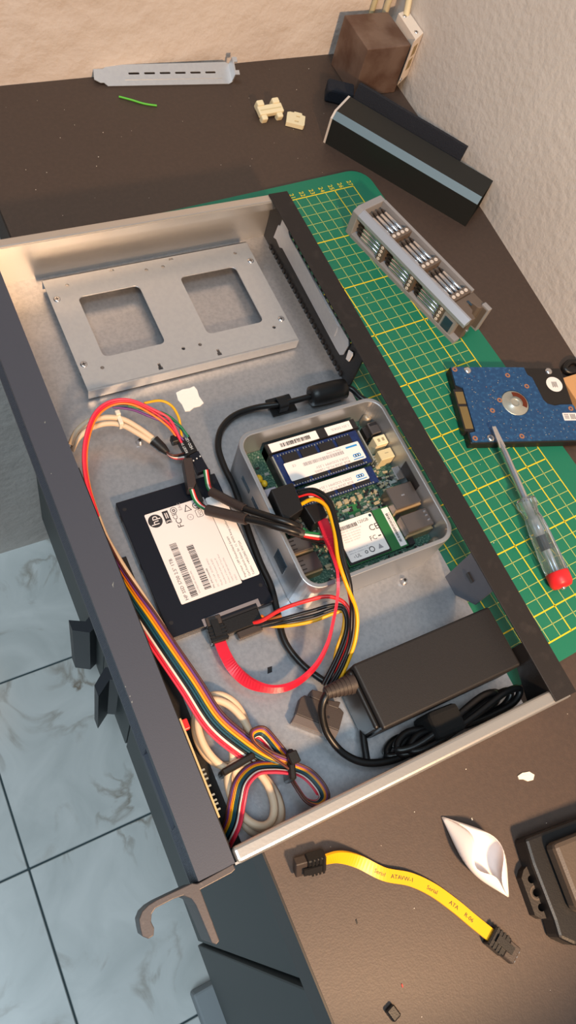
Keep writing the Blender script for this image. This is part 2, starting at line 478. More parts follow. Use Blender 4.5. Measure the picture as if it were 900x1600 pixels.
nm.build('number_print', 'mat_bold', cm, True)

# ------------------------------------------------------------------ rack case
ch = thing('rack_case', 'open silver and black rack computer case lying across the worktop', 'computer case', (0.05, -0.23, 0))
CX0, CX1, CY0, CY1, CH = -0.0537, 0.1605, -0.4425, -0.018, 0.044
MB().box(CX0, 0.1645, CY0+0.001, CY1-0.001, 0.0002, 0.0014).build('bottom_panel', 'steel', ch)
MB().box(CX0, CX0+0.0012, CY0+0.001, -0.20, 0.0015, 0.040).box(CX0+0.0012, CX0+0.014, CY0+0.002, -0.25, 0.0015, 0.0022).build('front_plate_and_shade', 'powder_black', ch)  # black inner plate; its strip on the floor also paints in the shadow there
# far and near side panels with folded rims
MB().box(CX0, 0.170, CY1-0.0012, CY1, 0.0002, CH-0.001).rbox(CX0-0.001, 0.1655, CY1-0.0068, CY1+0.0002, CH-0.0022, CH, 0.0008).box(CX0, 0.165, CY1-0.0075, CY1-0.0064, CH-0.008, CH-0.001).build('side_panel', 'steel_rim', ch)
MB().box(CX0, 0.171, CY0, CY0+0.0012, 0.0002, CH-0.001).rbox(CX0+0.001, 0.1715, CY0-0.0004, CY0+0.0085, CH-0.0052, CH, 0.0022, 3).build('side_panel', 'steel_rim', ch)
# rear
MB().box(0.1585, 0.1750, CY0+0.0008, CY1, CH-0.0002, CH+0.0010).box(0.1742, 0.1750, CY0+0.001, CY1, CH-0.006, CH).build('rear_bar', 'bar_black', ch, bevel=0.0004)
vp = MB()
vx0, vx1, vy0, vy1 = 0.1630, 0.1642, -0.177, -0.0195
vp.prism([(vy1, 0.0012), (vy0+0.006, 0.0012), (vy0, 0.006), (vy0, 0.0335), (vy1, 0.0335)], vx0, vx1, YZ)
vp.box(vx0, vx1, vy0, vy1, 0.0395, CH)
yy = vy1
k = 0
vp.box(vx0, vx1, -0.040, vy1, 0.0335, 0.0395); vp.box(vx0, vx1, vy0, -0.160, 0.0335, 0.0395)
for i in range(18): y = -0.040-0.0068*i; vp.box(vx0, vx1, y-0.0022, y, 0.0335, 0.0395)
for i in range(26): y = -0.032-0.0052*i; vp.box(vx0-0.0012, vx0, y-0.003, y, 0.0014, 0.005)
vent = vp.build('vent_panel', 'powder_black', ch)
def yzpoly(pts, X, s, ox, oy):
    return [(lambda w_: (w_.y, w_.z))(atx(ox+x/s, oy+y/s, X)) for x, y in pts]
sc_pts = [(160,78),(195,140),(195,200),(205,240),(640,1000),(640,1040),(600,1110),(575,1110),(545,1060),(150,320),(130,315),(105,255),(85,240),(120,150),(135,155)]
slot = MB().prism(yzpoly(sc_pts, 0.1618, 4.737, 410, 320), 0.1614, 0.1624, YZ).build('slot_cover', 'steel_plate', ch)
MB().prism(yzpoly([(205,330),(250,320),(560,900),(530,975),(500,950),(205,420)], 0.1608, 4.737, 410, 320), 0.1606, 0.1614, YZ).build('pressed_rib', 'steel_plate', slot)
MB().prism(yzpoly([(640,1075),(668,1095),(665,1120),(640,1160),(620,1140)], 0.1615, 4.737, 410, 320), 0.1612, 0.1620, YZ).build('slot_hole', 'label_white', slot)
for y0, y1, yb, zb in ((-0.338, -0.366, -0.352, 0.018), (-0.402, -0.441, -0.436, 0.022)):
    tb = MB().prism([(y0, 0.0014 if y0 > -0.35 else 0.030), (y0, CH), (y1, CH), (y1, zb), (yb, 0.0014 if y0 > -0.35 else 0.016)], 0.1585, 0.1597, YZ).build('rear_tab', 'panel_grey' if y0 > -0.35 else 'powder_black', ch)
    if y0 > -0.35:
        MB().box(0.1575, 0.1585, -0.3535, -0.3465, 0.028, 0.031).build('slot', 'powder_black', tb)
# front panel, ribbed face
def ribbed(x0=-0.0737, x1=CX0):
    p = [(x1, 0.0), (x0, 0.0), (x0, 0.004)]
    z = 0.004
    while z < 0.0375:
        p += [(x0, z+0.0018), (x0+0.0030, z+0.0018), (x0+0.0030, z+0.0042), (x0, z+0.0042)]; z += 0.0042
    return p + [(x0, CH), (x1, CH)]
fp = MB()
fp.prism(ribbed(), -0.370, 0.008, XZ); fp.prism(ribbed(), -0.4415, -0.413, XZ)
fp.prism([(CX0,0),(-0.0737,0),(-0.0737,0.012),(-0.067,0.012),(-0.067,0.034),(-0.0737,0.034),(-0.0737,CH),(CX0,CH)], -0.413, -0.370, XZ)
fpo = fp.build('front_panel', 'panel_grey', ch)
MB().box(-0.0695, -0.0672, -0.4125, -0.3705, 0.013, 0.033).build('drive_slot', 'slot_blue', fpo)
MB().box(-0.0725, -0.0715, -0.4128, -0.3702, 0.0295, 0.0310).build('slot_lip', 'sleeve_stripe', fpo)
for px, py, l in ((203, 1088, 1.0), (206, 1097, 1.6), (196, 1073, .7), (70, 660, 2.2), (80, 622, 2.5), (176, 914, 4.5), (80, 740, .8)):
    q = at(px, py, CH+0.00005); MB().add([q+Vector((-.0002,-.0004*l,0)), q+Vector((.0003,-.0002,0)), q+Vector((.0004*l*.7,.0004*l,0)), q+Vector((-.0002,.0002,0))], [(0,1,2,3)]).build('scratch', 'solder', fpo)
hp = [(364,1350),(368,1358),(362,1364),(313,1390),(343,1470),(338,1476),(331,1473),(306,1414),(299,1404),(287,1399),(270,1405),(255,1413),(243,1419),(237,1428),(236,1440),(241,1450),(240,1462),(232,1467),(222,1463),(219,1450),(217,1437),(222,1424),(232,1414),(245,1406),(270,1394),(300,1380),(308,1381)]
MB().prism([tuple(at(x, y, CH+0.0004))[:2] for x, y in hp], 0.0005, CH+0.0004).build('rack_handle', 'panel_ear', ch, bevel=0.0004)
# panel circuit board edge behind the front
pb = MB().box(-0.0515, -0.0500, -0.418, -0.362, 0.004, 0.031).build('panel_board', 'cream_dark', ch)
pn = MB()
for y in (-0.392, -0.3945, -0.397, -0.401, -0.406, -0.409, -0.411, -0.414): pn.box(-0.0500, -0.0478, y-0.0005, y+0.0005, 0.027, 0.0285)
pn.build('pins', 'solder', pb)
MB().rbox(-0.0505, -0.0470, -0.369, -0.363, 0.026, 0.031, 0.0006).build('led_socket', 'wire_red', pb)
# drive plate
PZ = 0.0122
holes = [rrect(-0.0042, 0.0420, -0.1072, -0.0520, 0.004, 4), rrect(0.0745, 0.1205, -0.1082, -0.0523, 0.004, 4)]
for x, y in ((-0.0078,-0.0399),(-0.008,-0.1153),(0.0527,-0.0398),(0.066,-0.0398),(0.0524,-0.1152),(0.0654,-0.1152),(0.1261,-0.0402),(0.1259,-0.1153)): holes.append(circ(x, y, 0.0014))
for x in (0.0305, 0.0760): holes.append([(x-0.0016,-0.128),(x+0.0016,-0.128),(x+0.0016,-0.1255),(x+0.0010,-0.1255),(x+0.0010,-0.1225),(x-0.0010,-0.1225),(x-0.0010,-0.1255),(x-0.0016,-0.1255)])
for x in (0.0275, 0.0745): holes.append([(x-0.002,-0.0350),(x+0.002,-0.0350),(x+0.0012,-0.0330),(x-0.0012,-0.0330)])
dp = plate(rrect(-0.0235, 0.1395, -0.1305, -0.0312, 0.0008, 2), holes, PZ-0.001, PZ)
dp.box(-0.0235, 0.1395, -0.1315, -0.1303, 0.0032, PZ).box(-0.0235, 0.1395, -0.0318, -0.0312, 0.0032, PZ)
dpo = dp.build('drive_plate', 'steel_plate', ch)
def screw(x, y, z, r, parent, name='screw', m='bright_steel', h=0.0008):
    s = MB().lathe((x, y, z), Z3, [(0, r), (h*0.6, r*0.96), (h, r*0.7)], 14)
    o = s.build(name, m, parent)
    MB().box(x-r*0.5, x+r*0.5, y-r*0.1, y+r*0.1, z+h, z+h+0.00006).box(x-r*0.1, x+r*0.1, y-r*0.5, y+r*0.5, z+h, z+h+0.00006).build('cross_slot', 'chip', o)
    return o
for x, y in ((-0.0187,-0.0505),(-0.0191,-0.1093),(0.135,-0.0504),(0.1346,-0.1095)):
    screw(x, y, PZ, 0.0026, dpo)
    MB().cyl((x, y, 0.0014), (x, y, PZ-0.001), 0.0028).build('standoff', 'powder_black', dpo)
for x, y in ((-0.002,-0.1733),(0.1282,-0.3303)):
    o = MB().lathe((x, y, 0.0014), Z3, [(0, 0.0030), (0.001, 0.0024), (0.0032, 0.0020)], 12).build('standoff', 'bright_steel', ch)
    MB().cyl((x, y, 0.0046), (x, y, 0.0047), 0.0011, n=8).build('thread_hole', 'chip', o)
tp = MB().prism([tuple(at(x, y, 0.0014))[:2] for x, y in ((275,614),(285,609),(296,607),(303,604),(308,610),(311,620),(318,630),(312,635),(303,637),(297,642),(289,643),(284,632),(278,625))], 0.0014, 0.0019)
tp.build('adhesive_patch', 'tape_white', ch)
MB().prism([tuple(at(x, y, 0.0014))[:2] for x, y in ((418,1043),(425,1041),(425,1050),(418,1053))], 0.0014, 0.0016).build('floor_slot', 'chip', ch)

# ------------------------------------------------------------------ objects on the far side of the worktop
# expansion slot bracket leaning by the far wall
a_, b_ = Vector((0.1000, 0.1772, DZ)), Vector((0.2140, 0.1640, DZ))
br = thing('slot_bracket', 'silver slotted metal expansion bracket by the far wall', 'bracket', a_)
dx = (b_-a_).normalized(); BM_ = frame(a_, dx, up=(-0.05, -0.42, 0.9))
def bp(mb_): return mb_
o2 = plate([(0,0),(0.112,0),(0.116,0.002),(0.116,0.018),(0.112,0.020),(0.004,0.0184),(-0.002,0.0150),(-0.010,0.0150),(-0.011,0.0060),(-0.006,0.0030),(-0.003,0.0030)],
           [rrect(0.020+0.0142*i, 0.0300+0.0142*i, 0.0098, 0.0116, 0.0008, 2) for i in range(6)], 0.0002, 0.0012)
o2.v = [tuple(BM_ @ Vector(v)) for v in o2.v]
bo = o2.build('bracket_strip', 'steel_plate', br)
MB().box(0.016, 0.106, 0.0050, 0.0068, 0.0012, 0.0018, BM_).build('pressed_line', 'steel_plate', bo)
MB().box(0.1150, 0.1162, 0.002, 0.0180, 0.0002, 0.0130, BM_).box(0.1162, 0.1195, 0.002, 0.006, 0.0118, 0.0130, BM_).box(0.1162, 0.1195, 0.0135, 0.0180, 0.0118, 0.0130, BM_).build('mounting_tab', 'steel_plate', br)

tag(MB().tube(cat_rom([at(186,151,DZ+.0009), at(205,156,DZ+.0012), at(225,162,DZ+.0009), at(245,165,DZ+.0009)]), 0.0009, 6).build('wire_snippet', 'green_snip'), 'short bright green wire offcut in front of the slot bracket', 'wire')

# two cream plastic clips
def clip(pos, rz, rx, label, kind):
    c = thing('cable_clip', label, 'clip', pos, rz, 'cream plastic clips')
    if kind == 0:
        Rm = Matrix.Rotation(rx, 4, 'X')
        MB().rbox(-0.0125, 0.0125, -0.0045, 0.0045, 0.0035, 0.0090, 0.001, 2, Rm).build('body', 'cream', c, True)
        for sx in (-0.0085, 0.0075):
            MB().rbox(sx-0.0035, sx+0.0035, 0.0035, 0.0090, 0.0020, 0.0105, 0.0012, 2, Rm).build('claw', 'cream', c, True)
            MB().rbox(sx-0.0030, sx+0.0030, -0.0088, -0.0035, 0.0008, 0.0080, 0.0012, 2, Rm).build('claw', 'cream', c, True)
        MB().box(-0.011, 0.011, -0.0009, 0.0001, 0.0085, 0.0092, Rm).build('groove', 'cream_dark', c, True)
    else:
        pb_ = plate([(-0.0085,-0.008),(0.0075,-0.008),(0.0085,-0.006),(0.0085,0.006),(0.0055,0.0065),(0.005,0.009),(-0.002,0.009),(-0.0025,0.0075),(-0.006,0.0075),(-0.0085,0.006)],
                    [rrect(0.000,0.0035,0.0025,0.0042,0.0004,2), rrect(-0.001,0.0028,-0.0045,-0.0026,0.0004,2)], 0.0005, 0.0045)
        pb_.build('body', 'cream', c, True)
        MB().box(-0.001, 0.0035, -0.005, 0.005, 0.0004, 0.0012).build('slot_floor', 'cream_dark', c, True)
    return c
clip((0.2315, 0.1205, DZ), 0.06, 0.30, 'cream plastic clip with claws, on the left of the two', 0)
clip((0.2530, 0.1062, DZ), -0.52, 0, 'flat square cream plastic clip with two slots', 1)

# steel cube
cu = MB().rbox(0.3270, 0.3755, 0.1290, 0.1775, DZ, 0.0460, 0.0009, 2).build('steel_cube', 'rust_steel')
tag(cu, 'solid brown patinated steel cube in the far corner of the worktop', 'cube')

# white multi-socket hub on the wall
hb = thing('socket_hub', 'cream white socket hub with screws mounted at the right wall behind the cube', 'socket hub', (0.386, 0.15, 0.008))
hpoly = [(0.3722, 0.1248), (0.3905, 0.1365), (0.3912, 0.1700), (0.3785, 0.1660), (0.3770, 0.1290)]
MB().prism(hpoly, 0.008, 0.052).build('body', 'hub_white', hb, bevel=0.0015)
fd = Vector((0.0183, 0.0117, 0)).normalized(); fn = Vector((fd.y, -fd.x, 0))
HF = Matrix.Translation(Vector((0.3722, 0.1248, 0))) @ Matrix((fd, Z3, fn)).transposed().to_4x4()
for z in (0.020, 0.034):
    MB().box(0.0080, 0.0160, z, z+0.010, -0.0004, 0.0003, HF).build('socket', 'hub_socket', hb)
for x, y in ((0.3830, 0.1380), (0.3830, 0.1610)): screw(x, y, 0.0520, 0.0022, hb, h=0.0006)
MB().cyl(HF @ Vector((0.0035, 0.0125, -0.0004)), HF @ Vector((0.0035, 0.0125, 0.0006)), 0.0021).build('screw', 'bright_steel', hb)
tag(MB().tube(cat_rom([(0.3862,0.163,0.0500),(0.3862,0.168,0.068),(0.3855,0.171,0.085),(0.3840,0.176,0.094),(0.3810,0.181,0.088),(0.3790,0.184,0.070),(0.3800,0.187,0.045),(0.3830,0.1885,0.02),(0.3840,0.1885,DZ+0.003)]), 0.0030, 8).build('hub_cable', 'cream'), 'cream cable looping out of the top of the wall hub', 'cable')
tag(MB().tube(cat_rom([(0.3655,0.1885,DZ+0.003),(0.3655,0.1885,0.06),(0.3660,0.1885,0.14),(0.3655,0.1885,0.3)]), 0.0026, 8).build('wall_cable', 'cream_dark'), 'cream cable running straight up the far wall behind the cube', 'cable')

# sleeve of the screwdriver set
sa = math.atan2(-0.1248, 0.0866)
sl = thing('case_sleeve', 'black box sleeve with a pale blue stripe beside the right wall', 'box sleeve', (0.2690, 0.0778, DZ), sa)
L_ = 0.152; W_ = 0.0325; H_ = 0.0305; c1 = 0.0255; c2 = 0.0055
def sleeve_prof(t): return [(t, t), (W_-t, t), (W_-t, H_-t), (c2+t*0.4, H_-t), (t, c1-t*0.4)]
out_, inn_ = sleeve_prof(0), sleeve_prof(0.0012)
YZs = Matrix(((0,0,1,0),(1,0,0,0),(0,1,0,0),(0,0,0,1)))
MB().ring(out_, inn_, 0.002, L_, YZs).build('shell', 'sleeve_black', sl, True)
MB().ring(out_, sleeve_prof(0.0016), 0.0, 0.002, YZs).prism(sleeve_prof(0.0016), 0.001, 0.002, YZs).build('end_cap', 'sleeve_liner', sl, True)
nx = Vector((0, -(H_-c1), c2)).normalized()
s0 = Vector((0, 0, c1)); s1 = Vector((0, c2, H_))
st = [Vector((x, p.y, p.z)) + nx*0.0001 for x in (0.002, L_) for p in (s0, s1)]
MB().add(st, [(0, 2, 3, 1)]).build('stripe', 'sleeve_stripe', sl, True)

# strap lying between sleeve and wall
sp = cat_rom([(0.3060,0.1010,0.0155),(0.3180,0.0840,0.0155),(0.3300,0.0660,0.0155),(0.3430,0.0470,0.0155),(0.3570,0.0270,0.0155),(0.3705,0.0070,0.0155)])
tag(MB().band(sp, [Vector((0.22,0.16,1.0))]*len(sp), 0.0360, 0.0055).build('strap_band', 'strap'), 'dark navy fabric strap lying behind the black sleeve', 'strap')
tag(MB().rbox(-0.013, 0.013, -0.0085, 0.0085, 0, 0.014, 0.002, 2, Matrix.Translation((0.3100,0.1290,DZ)) @ Matrix.Rotation(-0.5,4,'Z')).build('strap_roll', 'strap'), 'rolled dark navy fabric strip against the steel cube', 'fabric roll')
tag(MB().sphere((0.3390, 0.0905, DZ+0.0015), 0.0030, 8, (1.4, 0.7, 0.5)).build('plaster_chip', 'plaster_crumb'), 'tiny white chip beside the dark strap', 'chip')

# bit holder with bits
hang = math.atan2(-0.9676, 0.2525)
bh = thing('bit_holder', 'grey plastic bit tray with steel bits, lying on the green mat', 'bit holder', (0.2363, -0.0296, 0), hang)
HL, HW, HH = 0.137, 0.0315, 0.0272
cores = [(0.0072, 0.0052), (0.0435, 0.0415), (0.0798, 0.0778), (0.116, 0.1142)]
# local: x along length, y across (left face at y=0), z up
def hprof(t=0): return [(0.0, 0.0), (HW, 0.0), (HW, HH), (0.0048, HH), (0.0, 0.0235)]
hp_ = hprof(); core = [(0.0065, 0.0), (HW-0.001, 0.0), (HW-0.001, 0.0200), (0.0068, 0.0200), (0.0065, 0.0195)]
b_ = MB().prism(core, 0.004, 0.118, YZs); b_.build('inner_tray', 'holder_tray', bh, True)
MB().prism(hp_, 0.0, 0.0065, YZs).build('end_block', 'holder_grey', bh, True, 0.0006)
MB().prism([(0.0,0.0205),(0.0048,0.0208),(0.0066,0.0212),(0.0066,HH),(0.0048,HH),(0.0,0.0235)], 0.0066, HL, YZs).build('edge_rail', 'holder_edge', bh, True)
MB().prism([(0.0,0.0),(0.0065,0.0),(0.0065,0.0035),(0.0,0.0035)], 0.0066, HL, YZs).build('bottom_rail', 'holder_grey', bh, True)
MB().prism([(0.0285,0.0),(HW,0.0),(HW,HH),(0.0285,HH)], 0.0066, 0.1165, YZs).build('side_rail', 'holder_grey', bh, True)
YB = [0.0100, 0.0150, 0.0200, 0.0250]; ZB = [0.0056, 0.0096, 0.0136, 0.0176]
for kx in (0.0400, 0.0763, 0.1127):
    t_ = MB().box(kx-0.0030, kx+0.0035, 0.0067, 0.0284, 0.0201, HH-0.0008).build('divider', 'holder_tray', bh, True)
    for y in YB: MB().lathe((kx, y, HH-0.0008), Z3, [(0,0.0017),(0.0006,0.0017),(0.0006,0.0009),(0.0003,0.0008)], 12).build('stud', 'sleeve_liner', t_, True)
    t_ = MB().box(kx-0.0030, kx+0.0035, 0.0008, 0.0064, 0.0036, 0.0203).build('divider', 'holder_tray', bh, True)
    for z in ZB: MB().lathe((kx, 0.0008, z), -Y3, [(0,0.0015),(0.0006,0.0015),(0.0006,0.0008),(0.0003,0.0007)], 12).build('stud', 'sleeve_liner', t_, True)
MB().box(0.1165, 0.1300, 0.0008, 0.0066, 0.0, 0.0204).build('end_panel', 'holder_grey', bh, True)
MB().box(0.1190, 0.1275, 0.0002, 0.0008, 0.0045, 0.0160).build('window', 'slot_blue', bh, True)
MB().prism([(0.1163,0.0067),(HL,0.0067),(HL,0.0130),(0.1320,0.0140),(0.1300,0.0170),(0.1240,0.0180),(0.1240,0.0220),(0.1300,0.0230),(0.1320,0.0250),(0.1320,0.0270),(HL,0.0275),(HL,HW),(0.1165,HW)], 0.002, HH-0.0025).build('latch_block', 'holder_tray', bh, True, 0.0005)
MB().prism([(0.1300,0.0275),(HL+0.001,0.0275),(HL+0.001,HW+0.0005),(0.1300,HW+0.0005)], 0.0, HH-0.001).build('latch_ear', 'holder_grey', bh, True, 0.0005)
MB().box(0.1210,0.1260,0.0185,0.0205,HH-0.0026,HH-0.0020).build('latch_slot', 'slot_blue', bh, True)
MB().cyl((0.1340,0.0110,0.010),(0.1380,0.0110,0.010),0.0020).build('pin', 'bright_steel', bh, True)
HM = WM(bh)
def make_bit():
    s = MB().lathe((0,0,0), X3, [(0,0.0010),(0.003,0.0011),(0.0045,0.0017),(0.0175,0.0019),(0.0270,0.0019),(0.0275,0.0016)], 8)
    return s
bit_proto = None
ordn = ['first', 'second', 'third', 'fourth']
comp = ['far', 'middle', 'near']
for fi in range(2):
    for ci, kx in enumerate((0.0400, 0.0763, 0.1127)):
        for bi in range(4):
            lab = ('%s steel bit from the pale rail, %s group on top of the bit holder' if fi == 0 else '%s steel bit up from the mat, %s group on the holder side') % (ordn[bi], comp[ci])
            if bit_proto is None:
                bit_proto = thing('screwdriver_bit', lab, 'screwdriver bit', (0,0,0), 0, 'steel bits in the grey holder')
                MB().lathe((0,0,0), X3, [(0.0050,0.0012),(0.0058,0.0019),(0.0175,0.0019),(0.0268,0.0019),(0.0272,0.0014)], 8).build('shank', 'bright_steel', bit_proto, True)
                MB().lathe((0,0,0), X3, [(0,0.0003),(0.0012,0.0009),(0.0050,0.0012)], 8).build('tip', 'dark_steel', bit_proto, True)
                o = bit_proto
            else:
                o = bit_proto.copy(); COL.objects.link(o)
                for c_ in bit_proto.children:
                    cc = c_.copy(); COL.objects.link(cc); cc.parent = o
            o['label'] = lab
            lp = Vector((kx-0.0305, YB[bi], 0.0228)) if fi == 0 else Vector((kx-0.0305, 0.0040, ZB[bi]))
            o.location = HM @ lp; o.rotation_euler = (0, 0, hang)

# ------------------------------------------------------------------ hard drive
hx = Vector((0.1025, -0.0301, 0)).normalized(); ha = math.atan2(hx.y, hx.x)
HO = at(703, 572, 0.0095)
hd = thing('hard_drive', 'bare hard drive with blue circuit board facing up, at the right edge', 'hard drive', (HO.x, HO.y, 0), ha)
MB().rbox(0.0, 0.1002, -0.0698, 0.0, 0.0, 0.0080, 0.0012).build('casting', 'hdd_black', hd, True)
pcb = [(0.0008,-0.0006),(0.0655,-0.0006),(0.0665,-0.0080),(0.0700,-0.0105),(0.0715,-0.0200),(0.0735,-0.0320),(0.0760,-0.0355),(0.0820,-0.0375),(0.0880,-0.0365),(0.0985,-0.0365),(0.0995,-0.0380),(0.0995,-0.0690),(0.0010,-0.0690),(0.0010,-0.0610),(0.0060,-0.0600),(0.0060,-0.0200),(0.0008,-0.0170)]
ctr = (0.0475, -0.0345)
hb_ = plate(pcb, [circ(ctr[0], ctr[1], 0.0118, 24)], 0.0081, 0.0092).build('circuit_board', 'hdd_blue', hd, True)
hub = MB().lathe((ctr[0], ctr[1], 0.0080), Z3, [(0,0.0116),(0.0008,0.0116),(0.0012,0.0108),(0.0012,0.0050),(0.0020,0.0046),(0.0020,0.0030),(0.0015,0.0028)], 28).build('spindle_hub', 'solder', hd, True)
MB().disc((0,0,0.00925), X3, Y3, ctr[0]+0.0010, ctr[1]+0.0005, 0.0095, 0.0056, 16, 0, math.radians(-35), math.radians(100)).build('coil', 'copper_dark', hub, True)
cn = MB().box(-0.0022, 0.0058, -0.0590, -0.0210, 0.0020, 0.0082).build('connector', 'chip', hd, True)
MB().box(-0.0012, 0.0054, -0.0345, -0.0235, 0.0082, 0.0085).build('contacts', 'gold', cn, True)
MB().box(-0.0012, 0.0054, -0.0570, -0.0370, 0.0082, 0.0085).build('contacts', 'gold', cn, True)
for x, y in ((0.0145,-0.0035),(0.0170,-0.0660),(0.0880,-0.0035),(0.0965,-0.0650)):
    MB().lathe((x, y, 0.0092 if y < -0.01 or x < 0.05 else 0.0081), Z3, [(0,0.0032),(0.0005,0.0032),(0.0011,0.0018)], 12).build('screw', 'bright_steel', hd, True)
for x, y in ((0.0035,-0.0030),(0.0040,-0.0660),(0.0485,-0.0085),(0.0625,-0.0190),(0.0345,-0.0320),(0.0255,-0.0415),(0.0440,-0.0650),(0.0955,-0.0405),(0.0965,-0.0575)):
    MB().disc((0,0,0.0093), X3, Y3, x, y, 0.0022, 0.0009, 14).build('pad_ring', 'copper', hb_, True)
lb = MB().disc((0,0,0.0083), X3, Y3, 0.0890, -0.0165, 0.0072, 0, 24).build('round_label', 'label_white', hd, True)
prt = MB()
for k in range(5): prt.quad((0,0,0.00835), X3, Y3, 0.0868+0.001*k, 0.0873+0.001*k, -0.0195+0.0006*(k%2), -0.0140, 0)
prt.build('print', 'ink', lb, True)
lb = MB().prism(rrect(0.0860, 0.0985, -0.0515, -0.0445, 0.0006, 2), 0.0092, 0.0094).build('white_label', 'label_white', hd, True)
prt = MB()
for k in range(5):
    prt.quad((0,0,0.00945), X3, Y3, 0.0872, 0.0912, -0.0460-0.0010*k, -0.0456-0.0010*k, 0); prt.quad((0,0,0.00945), X3, Y3, 0.0925+0.0010*k, 0.0930+0.0010*k, -0.0505, -0.0456, 0)
prt.build('print', 'ink', lb, True)
sm, sm2 = MB(), MB()
for i in range(210):
    x, y = random.uniform(0.008, 0.097), random.uniform(-0.067, -0.003)
    if (x-ctr[0])**2+(y-ctr[1])**2 < 0.0135**2 or (x > 0.064 and y > -0.041) or (x > 0.083 and y > -0.055): continue
    s_ = random.uniform(0.0002, 0.00042)
    (sm if i % 5 else sm2).box(x-s_, x+s_, y-s_*.6, y+s_*.6, 0.0092, 0.0095)
tag(sm.build('solder_dots', 'solder', hb_, True), None, None, None, 'stuff'); tag(sm2.build('copper_dots', 'copper', hb_, True), None, None, None, 'stuff')

tag(MB().rbox(0.345, 0.378, -0.275, -0.2215, DZ, 0.004, 0.0006).build('cardboard_piece', 'cardboard'), 'brown cardboard piece right of the hard drive', 'cardboard')
tag(MB().tube(cat_rom([(0.357,-0.212,DZ+.003),(0.368,-0.208,DZ+.003),(0.376,-0.214,DZ+.003),(0.372,-0.2185,DZ+.003),(0.361,-0.2175,DZ+.003)], closed=True), 0.0028, 8, True).build('rubber_ring', 'cable_black'), 'small black rubber ring beyond the cardboard piece', 'ring')

# ------------------------------------------------------------------ tester screwdriver
T0 = at(771, 667, 0.0150); T1 = at(880, 918, 0.0090); dv = (T1-T0).normalized(); LT = (T1-T0).length
sd = thing('tester_screwdriver', 'voltage tester screwdriver with clear handle and red cap, tip on the hard drive', 'screwdriver', (T0.x, T0.y, T0.z))
SM = frame(T0, dv)
MB().prism([(0, 0.0016), (0.012, 0.0022), (0.018, 0.0026), (0.018,-0.0026), (0.012,-0.0022), (0,-0.0016)], -0.0007, 0.0007, SM).build('blade', 'bright_steel', sd)
MB().lathe(T0, dv, [(0.012,0.0008),(0.020,0.0024),(0.024,0.0026),(0.064,0.0029)], 14).build('shaft', 'bright_steel', sd)
MB().lathe(T0, dv, [(0.060,0.0040),(0.0615,0.0072),(0.0665,0.0076),(0.0700,0.0060),(0.0740,0.0056),(0.0780,0.0066),(0.0860,0.0074),(0.1050,0.0080),(LT-0.010,0.0082),(LT-0.008,0.0070)], 16, 0.10, False).build('handle', 'clear', sd)
MB().lathe(T0, dv, [(0.0640,0.0022),(0.0760,0.0024),(0.0765,0.0034),(0.0900,0.0034),(0.0910,0.0020),(LT-0.012,0.0020)], 12).build('resistor_rod', 'neon', sd)
MB().lathe(T0, dv, [(0.0910,0.0030),(0.1020,0.0030)], 12).build('neon_lamp', 'slot_blue', sd)
cpo = MB().lathe(T0, dv, [(LT-0.0115,0.0076),(LT-0.0110,0.0084),(LT-0.0030,0.0082),(LT-0.0005,0.0066),(LT,0.0040)], 20).build('end_cap', 'red_cap', sd)
MB().lathe(T0, dv, [(LT,0.0017),(LT+0.0012,0.0015),(LT+0.0016,0.0008)], 10).build('contact', 'bright_steel', cpo)
lat_ = dv.cross(Z3).normalized()
MB().tube(cat_rom([T0+dv*0.088+lat_*0.0082, T0+dv*0.110+lat_*0.0092, T0+dv*(LT-0.014)+lat_*0.0092, T0+dv*(LT-0.011)+lat_*0.0075]), 0.0007, 6).build('pocket_clip', 'clear', sd)

# ------------------------------------------------------------------ near side of the worktop
yc = thing('sata_cable', 'short flat yellow data cable with black plugs at both ends', 'cable', at(620, 1375, DZ))
ypts = cat_rom(PX([(505,1344,0.004),(530,1339,0.006),(560,1346,0.003),(600,1366,0.001),(640,1374,0.001),(675,1390,0.0005),(710,1415,0.0005),(740,1440,0.0005),(770,1464,0.002)]), 8)
lats = []
for i in range(len(ypts)):
    tg = (ypts[min(i+1,len(ypts)-1)]-ypts[max(i-1,0)]).normalized(); l_ = Z3.cross(tg)
    f_ = min(1.0, i/26.0); lats.append((l_*(0.55+0.45*f_)+Z3*(0.85*(1-f_))).normalized())
cab = MB().band(ypts, lats, 0.0072, 0.0016).build('cable_strip', 'wire_yellow', yc)
tx = MB()
for (i0, word) in ((21, 'Serial'), (26, 'ATA'), (29, 'VW-1'), (38, 'Serial'), (46, 'ATA'), (52, 'R-06')):
    i0 = min(i0, len(ypts)-5); p = ypts[i0]; tg = (ypts[i0+3]-p).normalized(); l_ = (lats[i0]-tg*lats[i0].dot(tg)).normalized(); u_ = tg.cross(l_)
    tx.text(word, p+u_*0.00095-l_*0.0012, tg, l_, 0.0032)
tx.build('cable_print', 'ink', cab)
def sata_plug(parent, p, d, up, L=0.016, name='plug'):
    m_ = frame(p, d, up=up)
    o = MB().rbox(-0.002, 0.009, -0.0055, 0.0055, -0.0035, 0.0035, 0.0006, 1, m_).build(name, 'plastic_black', parent)
    MB().rbox(0.009, L, -0.0050, 0.0048, -0.0028, 0.0028, 0.0005, 1, m_).build('mouth', 'plastic_brown', o)
    for k in range(4): MB().box(-0.001+0.0022*k, 0.0002+0.0022*k, -0.0058, 0.0058, 0.0034, 0.0040, m_).build('grip_rib', 'plastic_black', o)
    MB().box(0.0010, 0.0120, -0.0020, 0.0024, 0.0040, 0.0052, m_).build('latch', 'plastic_black', o)
    return o
e0 = ypts[0]; d0 = (ypts[0]-ypts[2]); d0.z = 0
sata_plug(yc, Vector((e0.x, e0.y, DZ+0.0060))+d0.normalized()*0.001, d0, (0.25, -0.75, 0.6))
